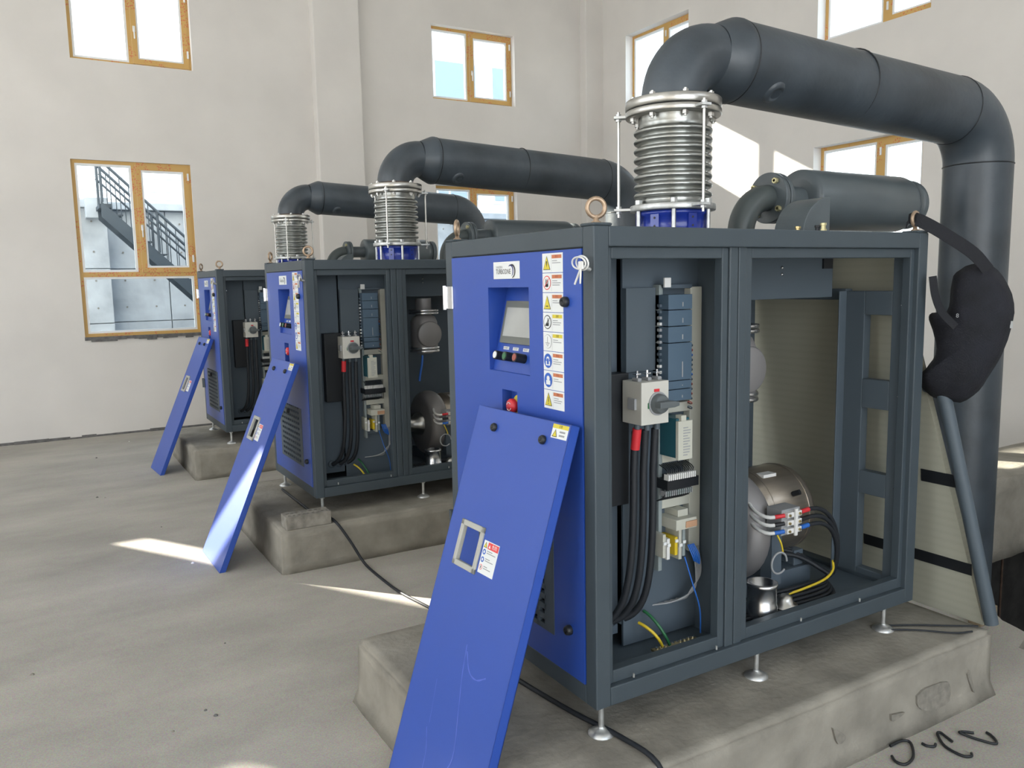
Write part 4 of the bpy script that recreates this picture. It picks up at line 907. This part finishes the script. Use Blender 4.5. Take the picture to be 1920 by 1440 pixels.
m.text('8', .024, BO+rr*(-.135)+Vector((0, 0, 1.655))-nn*.112, rr, (0, 0, 1), 'label_grey'); m.build('tag_print', bag)

# ------------------------------------------------------------------ keys
kl = ['white wire key ring with two keys hung beside the door of the nearest cabinet', 'small key ring hung beside the door of the middle cabinet', 'small key ring hung beside the door of the farthest cabinet']
for i, c in enumerate(CAB):
    mt = 'white_plastic' if i == 0 else 'steel'; x, y, z = -.028+c[0], .022+c[1], 1.885
    t = thing('key_ring', kl[i], 'keys', (x, y, z), 'key rings')
    for k in range(2):
        m = MB(); m.tube([(x-.006*k-.004*math.sin(q*PI/10), y+(.032+.004*k)*math.cos(q*PI/10)+.010*k, z+(.022-.003*k)*math.sin(q*PI/10)) for q in range(20)], .003, mt, 6, closed=True); m.build('ring', t)
    m = MB(); m.box(x-.010, y-.016, z-.020, x-.004, y+.010, z+.006, mt); m.build('key_head', t, bevel=.003)
    for dy_, dz_ in ((.034, -.062), (.004, -.060)):
        m = MB(); m.tube([(x-.008, y-.004, z-.016), (x-.008, y-.004+dy_, z-.016+dz_*.8)], [.0042, .0035], mt if dy_ > .01 else 'steel', 6); m.build('key', t)
    m = MB(); m.cyl((x+.028, y-.004, z-.02), (x-.004, y-.004, z-.012), .007, 'galvanised', 10); m.build('lock_pin', t)

# ------------------------------------------------------------------ brick on the middle plinth
b = MB(); x0, x1, y0, y1, z0, z1 = -.222, .070, 3.0, 3.125, PT+.004, PT+.086; nx, ny = 9, 3
xs = [x0+.015]; 
gx = []; 
cols = []
X_ = [x0]
for k in range(nx): X_ += [x0+.022+k*.031, x0+.040+k*.031]
X_.append(x1); Y_ = [y0, y0+.025, y0+.043, y0+.082, y0+.100, y1]
for i in range(len(X_)-1):
    for j in range(5):
        hole = i % 2 == 1 and j in (1, 3); zt_ = z1-.05 if hole else z1
        b.add([(X_[i], Y_[j], zt_), (X_[i+1], Y_[j], zt_), (X_[i+1], Y_[j+1], zt_), (X_[i], Y_[j+1], zt_)], [(0, 1, 2, 3)], 'brick_dirty')
        if hole:
            for p, q in (((X_[i], Y_[j]), (X_[i+1], Y_[j])), ((X_[i+1], Y_[j]), (X_[i+1], Y_[j+1])), ((X_[i+1], Y_[j+1]), (X_[i], Y_[j+1])), ((X_[i], Y_[j+1]), (X_[i], Y_[j]))):
                b.add([(*p, zt_), (*q, zt_), (*q, z1), (*p, z1)], [(0, 1, 2, 3)], 'brick_dirty')
for p, q in (((x0, y0), (x1, y0)), ((x1, y0), (x1, y1)), ((x1, y1), (x0, y1)), ((x0, y1), (x0, y0))): b.add([(*p, z0), (*q, z0), (*q, z1), (*p, z1)], [(0, 1, 2, 3)], 'brick_dirty')
b.add([(x0, y0, z0), (x1, y0, z0), (x1, y1, z0), (x0, y1, z0)], [(0, 1, 2, 3)], 'brick_dirty')
tag(b.build('perforated_brick', origin=(-.09, 3.06, PT)), 'grey perforated brick lying on the corner of the middle plinth', 'brick')

# ------------------------------------------------------------------ cords and wires on the floor
def cord(name, pts, rr, mt, label, n=5, cat='cable', grp=None):
    m = MB(); m.tube(spline(pts, n), rr, mt, 8); o = m.build(name, origin=pts[0]); tag(o, label, cat, grp); return o
cord('cable', [(.03, 4.05, .293), (.03, 3.6, .292), (.035, 3.3, .292), (.085, 3.14, .293), (.10, 2.985, .285), (.17, 2.93, .16), (.235, 2.86, .02), (.235, 2.6, .008), (.242, 2.3, .008), (.285, 2.02, .008), (.34, 1.7, .008), (.35, 1.45, .01), (.25, 1.30, .16), (.12, 1.25, .275), (.05, 1.15, .292), (-.03, .85, .292), (.0, .50, .292), (.04, .2, .292), (.085, -.02, .292), (.093, -.20, .288), (.10, -.27, .16), (.11, -.32, .02), (.14, -.7, .01)], .009, 'rubber', 'black cable running over both plinths and across the floor between them')
cord('wire', [(1.62, .06, PT+.008), (1.75, -.02, PT+.008), (1.86, -.10, PT+.008), (1.95, -.17, PT+.010)], .004, 'rubber', 'upper of two thin wires lying on the end of the nearest plinth', cat='wire')
cord('wire', [(1.60, .02, PT+.008), (1.70, -.05, PT+.008), (1.80, -.15, PT+.008), (1.88, -.185, PT+.008)], .004, 'rubber', 'lower of two thin wires lying on the end of the nearest plinth', cat='wire')
FL = .007
cord('bent_wire', [(1.225, -.255, FL), (1.29, -.262, .012), (1.31, -.285, FL), (1.235, -.345, FL), (1.165, -.36, FL), (1.15, -.33, FL), (1.17, -.30, FL)], .0055, 'black', 'black bent wire curled at the lower frame edge, nearest to the plinth', cat='wire')
cord('bent_wire', [(1.345, -.31, FL), (1.345, -.33, FL), (1.365, -.347, FL), (1.385, -.34, FL)], .0055, 'black', 'short C-shaped bent wire, smallest on the floor', cat='wire')
cord('bent_wire', [(1.455, -.365, FL), (1.468, -.33, FL), (1.472, -.305, .01), (1.455, -.305, FL), (1.40, -.37, FL), (1.395, -.44, FL), (1.42, -.46, FL), (1.44, -.45, FL)], .0055, 'black', 'long hook-shaped bent wire, second from the right on the floor', cat='wire')
cord('bent_wire', [(1.585, -.375, FL), (1.56, -.35, FL), (1.535, -.348, .01), (1.55, -.40, FL), (1.575, -.46, FL), (1.60, -.455, FL), (1.625, -.42, FL), (1.63, -.40, FL)], .0055, 'black', 'narrow loop of bent wire, farthest right on the floor', cat='wire')
# pit: reinforcing bars and timber
for k in range(9):
    x = 3.3+k*.2; m = MB(); m.cyl((x, 1.28, -1.8), (x, 1.28, -.02), .009, 'rust', 8); o = m.build('rebar', origin=(x, 1.28, -1.8)); tag(o, 'thin upright steel bar in the dark pit under the concrete beam', 'steel bar', 'steel bars standing in the pit')
m = MB(); m.tube([(3.32, .27, -1.79), (3.35, .28, .72)], .012, 'pipe_black', 10); tag(m.build('thin_pipe', origin=(3.32, .27, -1.79)), 'thin upright conduit in the pit at the right edge of the picture', 'pipe')
m = MB(); m.box(2.60, .17, 0, 2.75, .24, .085, 'wood'); tag(m.build('wood_block', bevel=.004, origin=(2.68, .2, 0)), 'small wooden block on the pit edge behind the dark tube', 'block')
# crumbs of mortar swept on the floor
for k in range(26):
    x, y = random.uniform(-2.6, .3), random.uniform(-.2, 8.8)
    if x > -.5: x -= 1.0
    s_ = random.uniform(.004, .011); m = MB(); m.lathe((x, y, 0), (0, 0, 1), [(s_, 0), (s_*.9, s_*.5), (s_*.3, s_*.9), (0, s_*.9)], random.choice(['concrete_block', 'raw_edge', 'plaster_reveal']), 6, smooth=False)
    o = m.build('mortar_crumb', origin=(x, y, 0)); tag(o, 'tiny crumb of mortar lying on the cement floor', 'debris', 'mortar crumbs on the floor')
for o in bpy.data.objects:
    if '_w' in o: del o['_w']
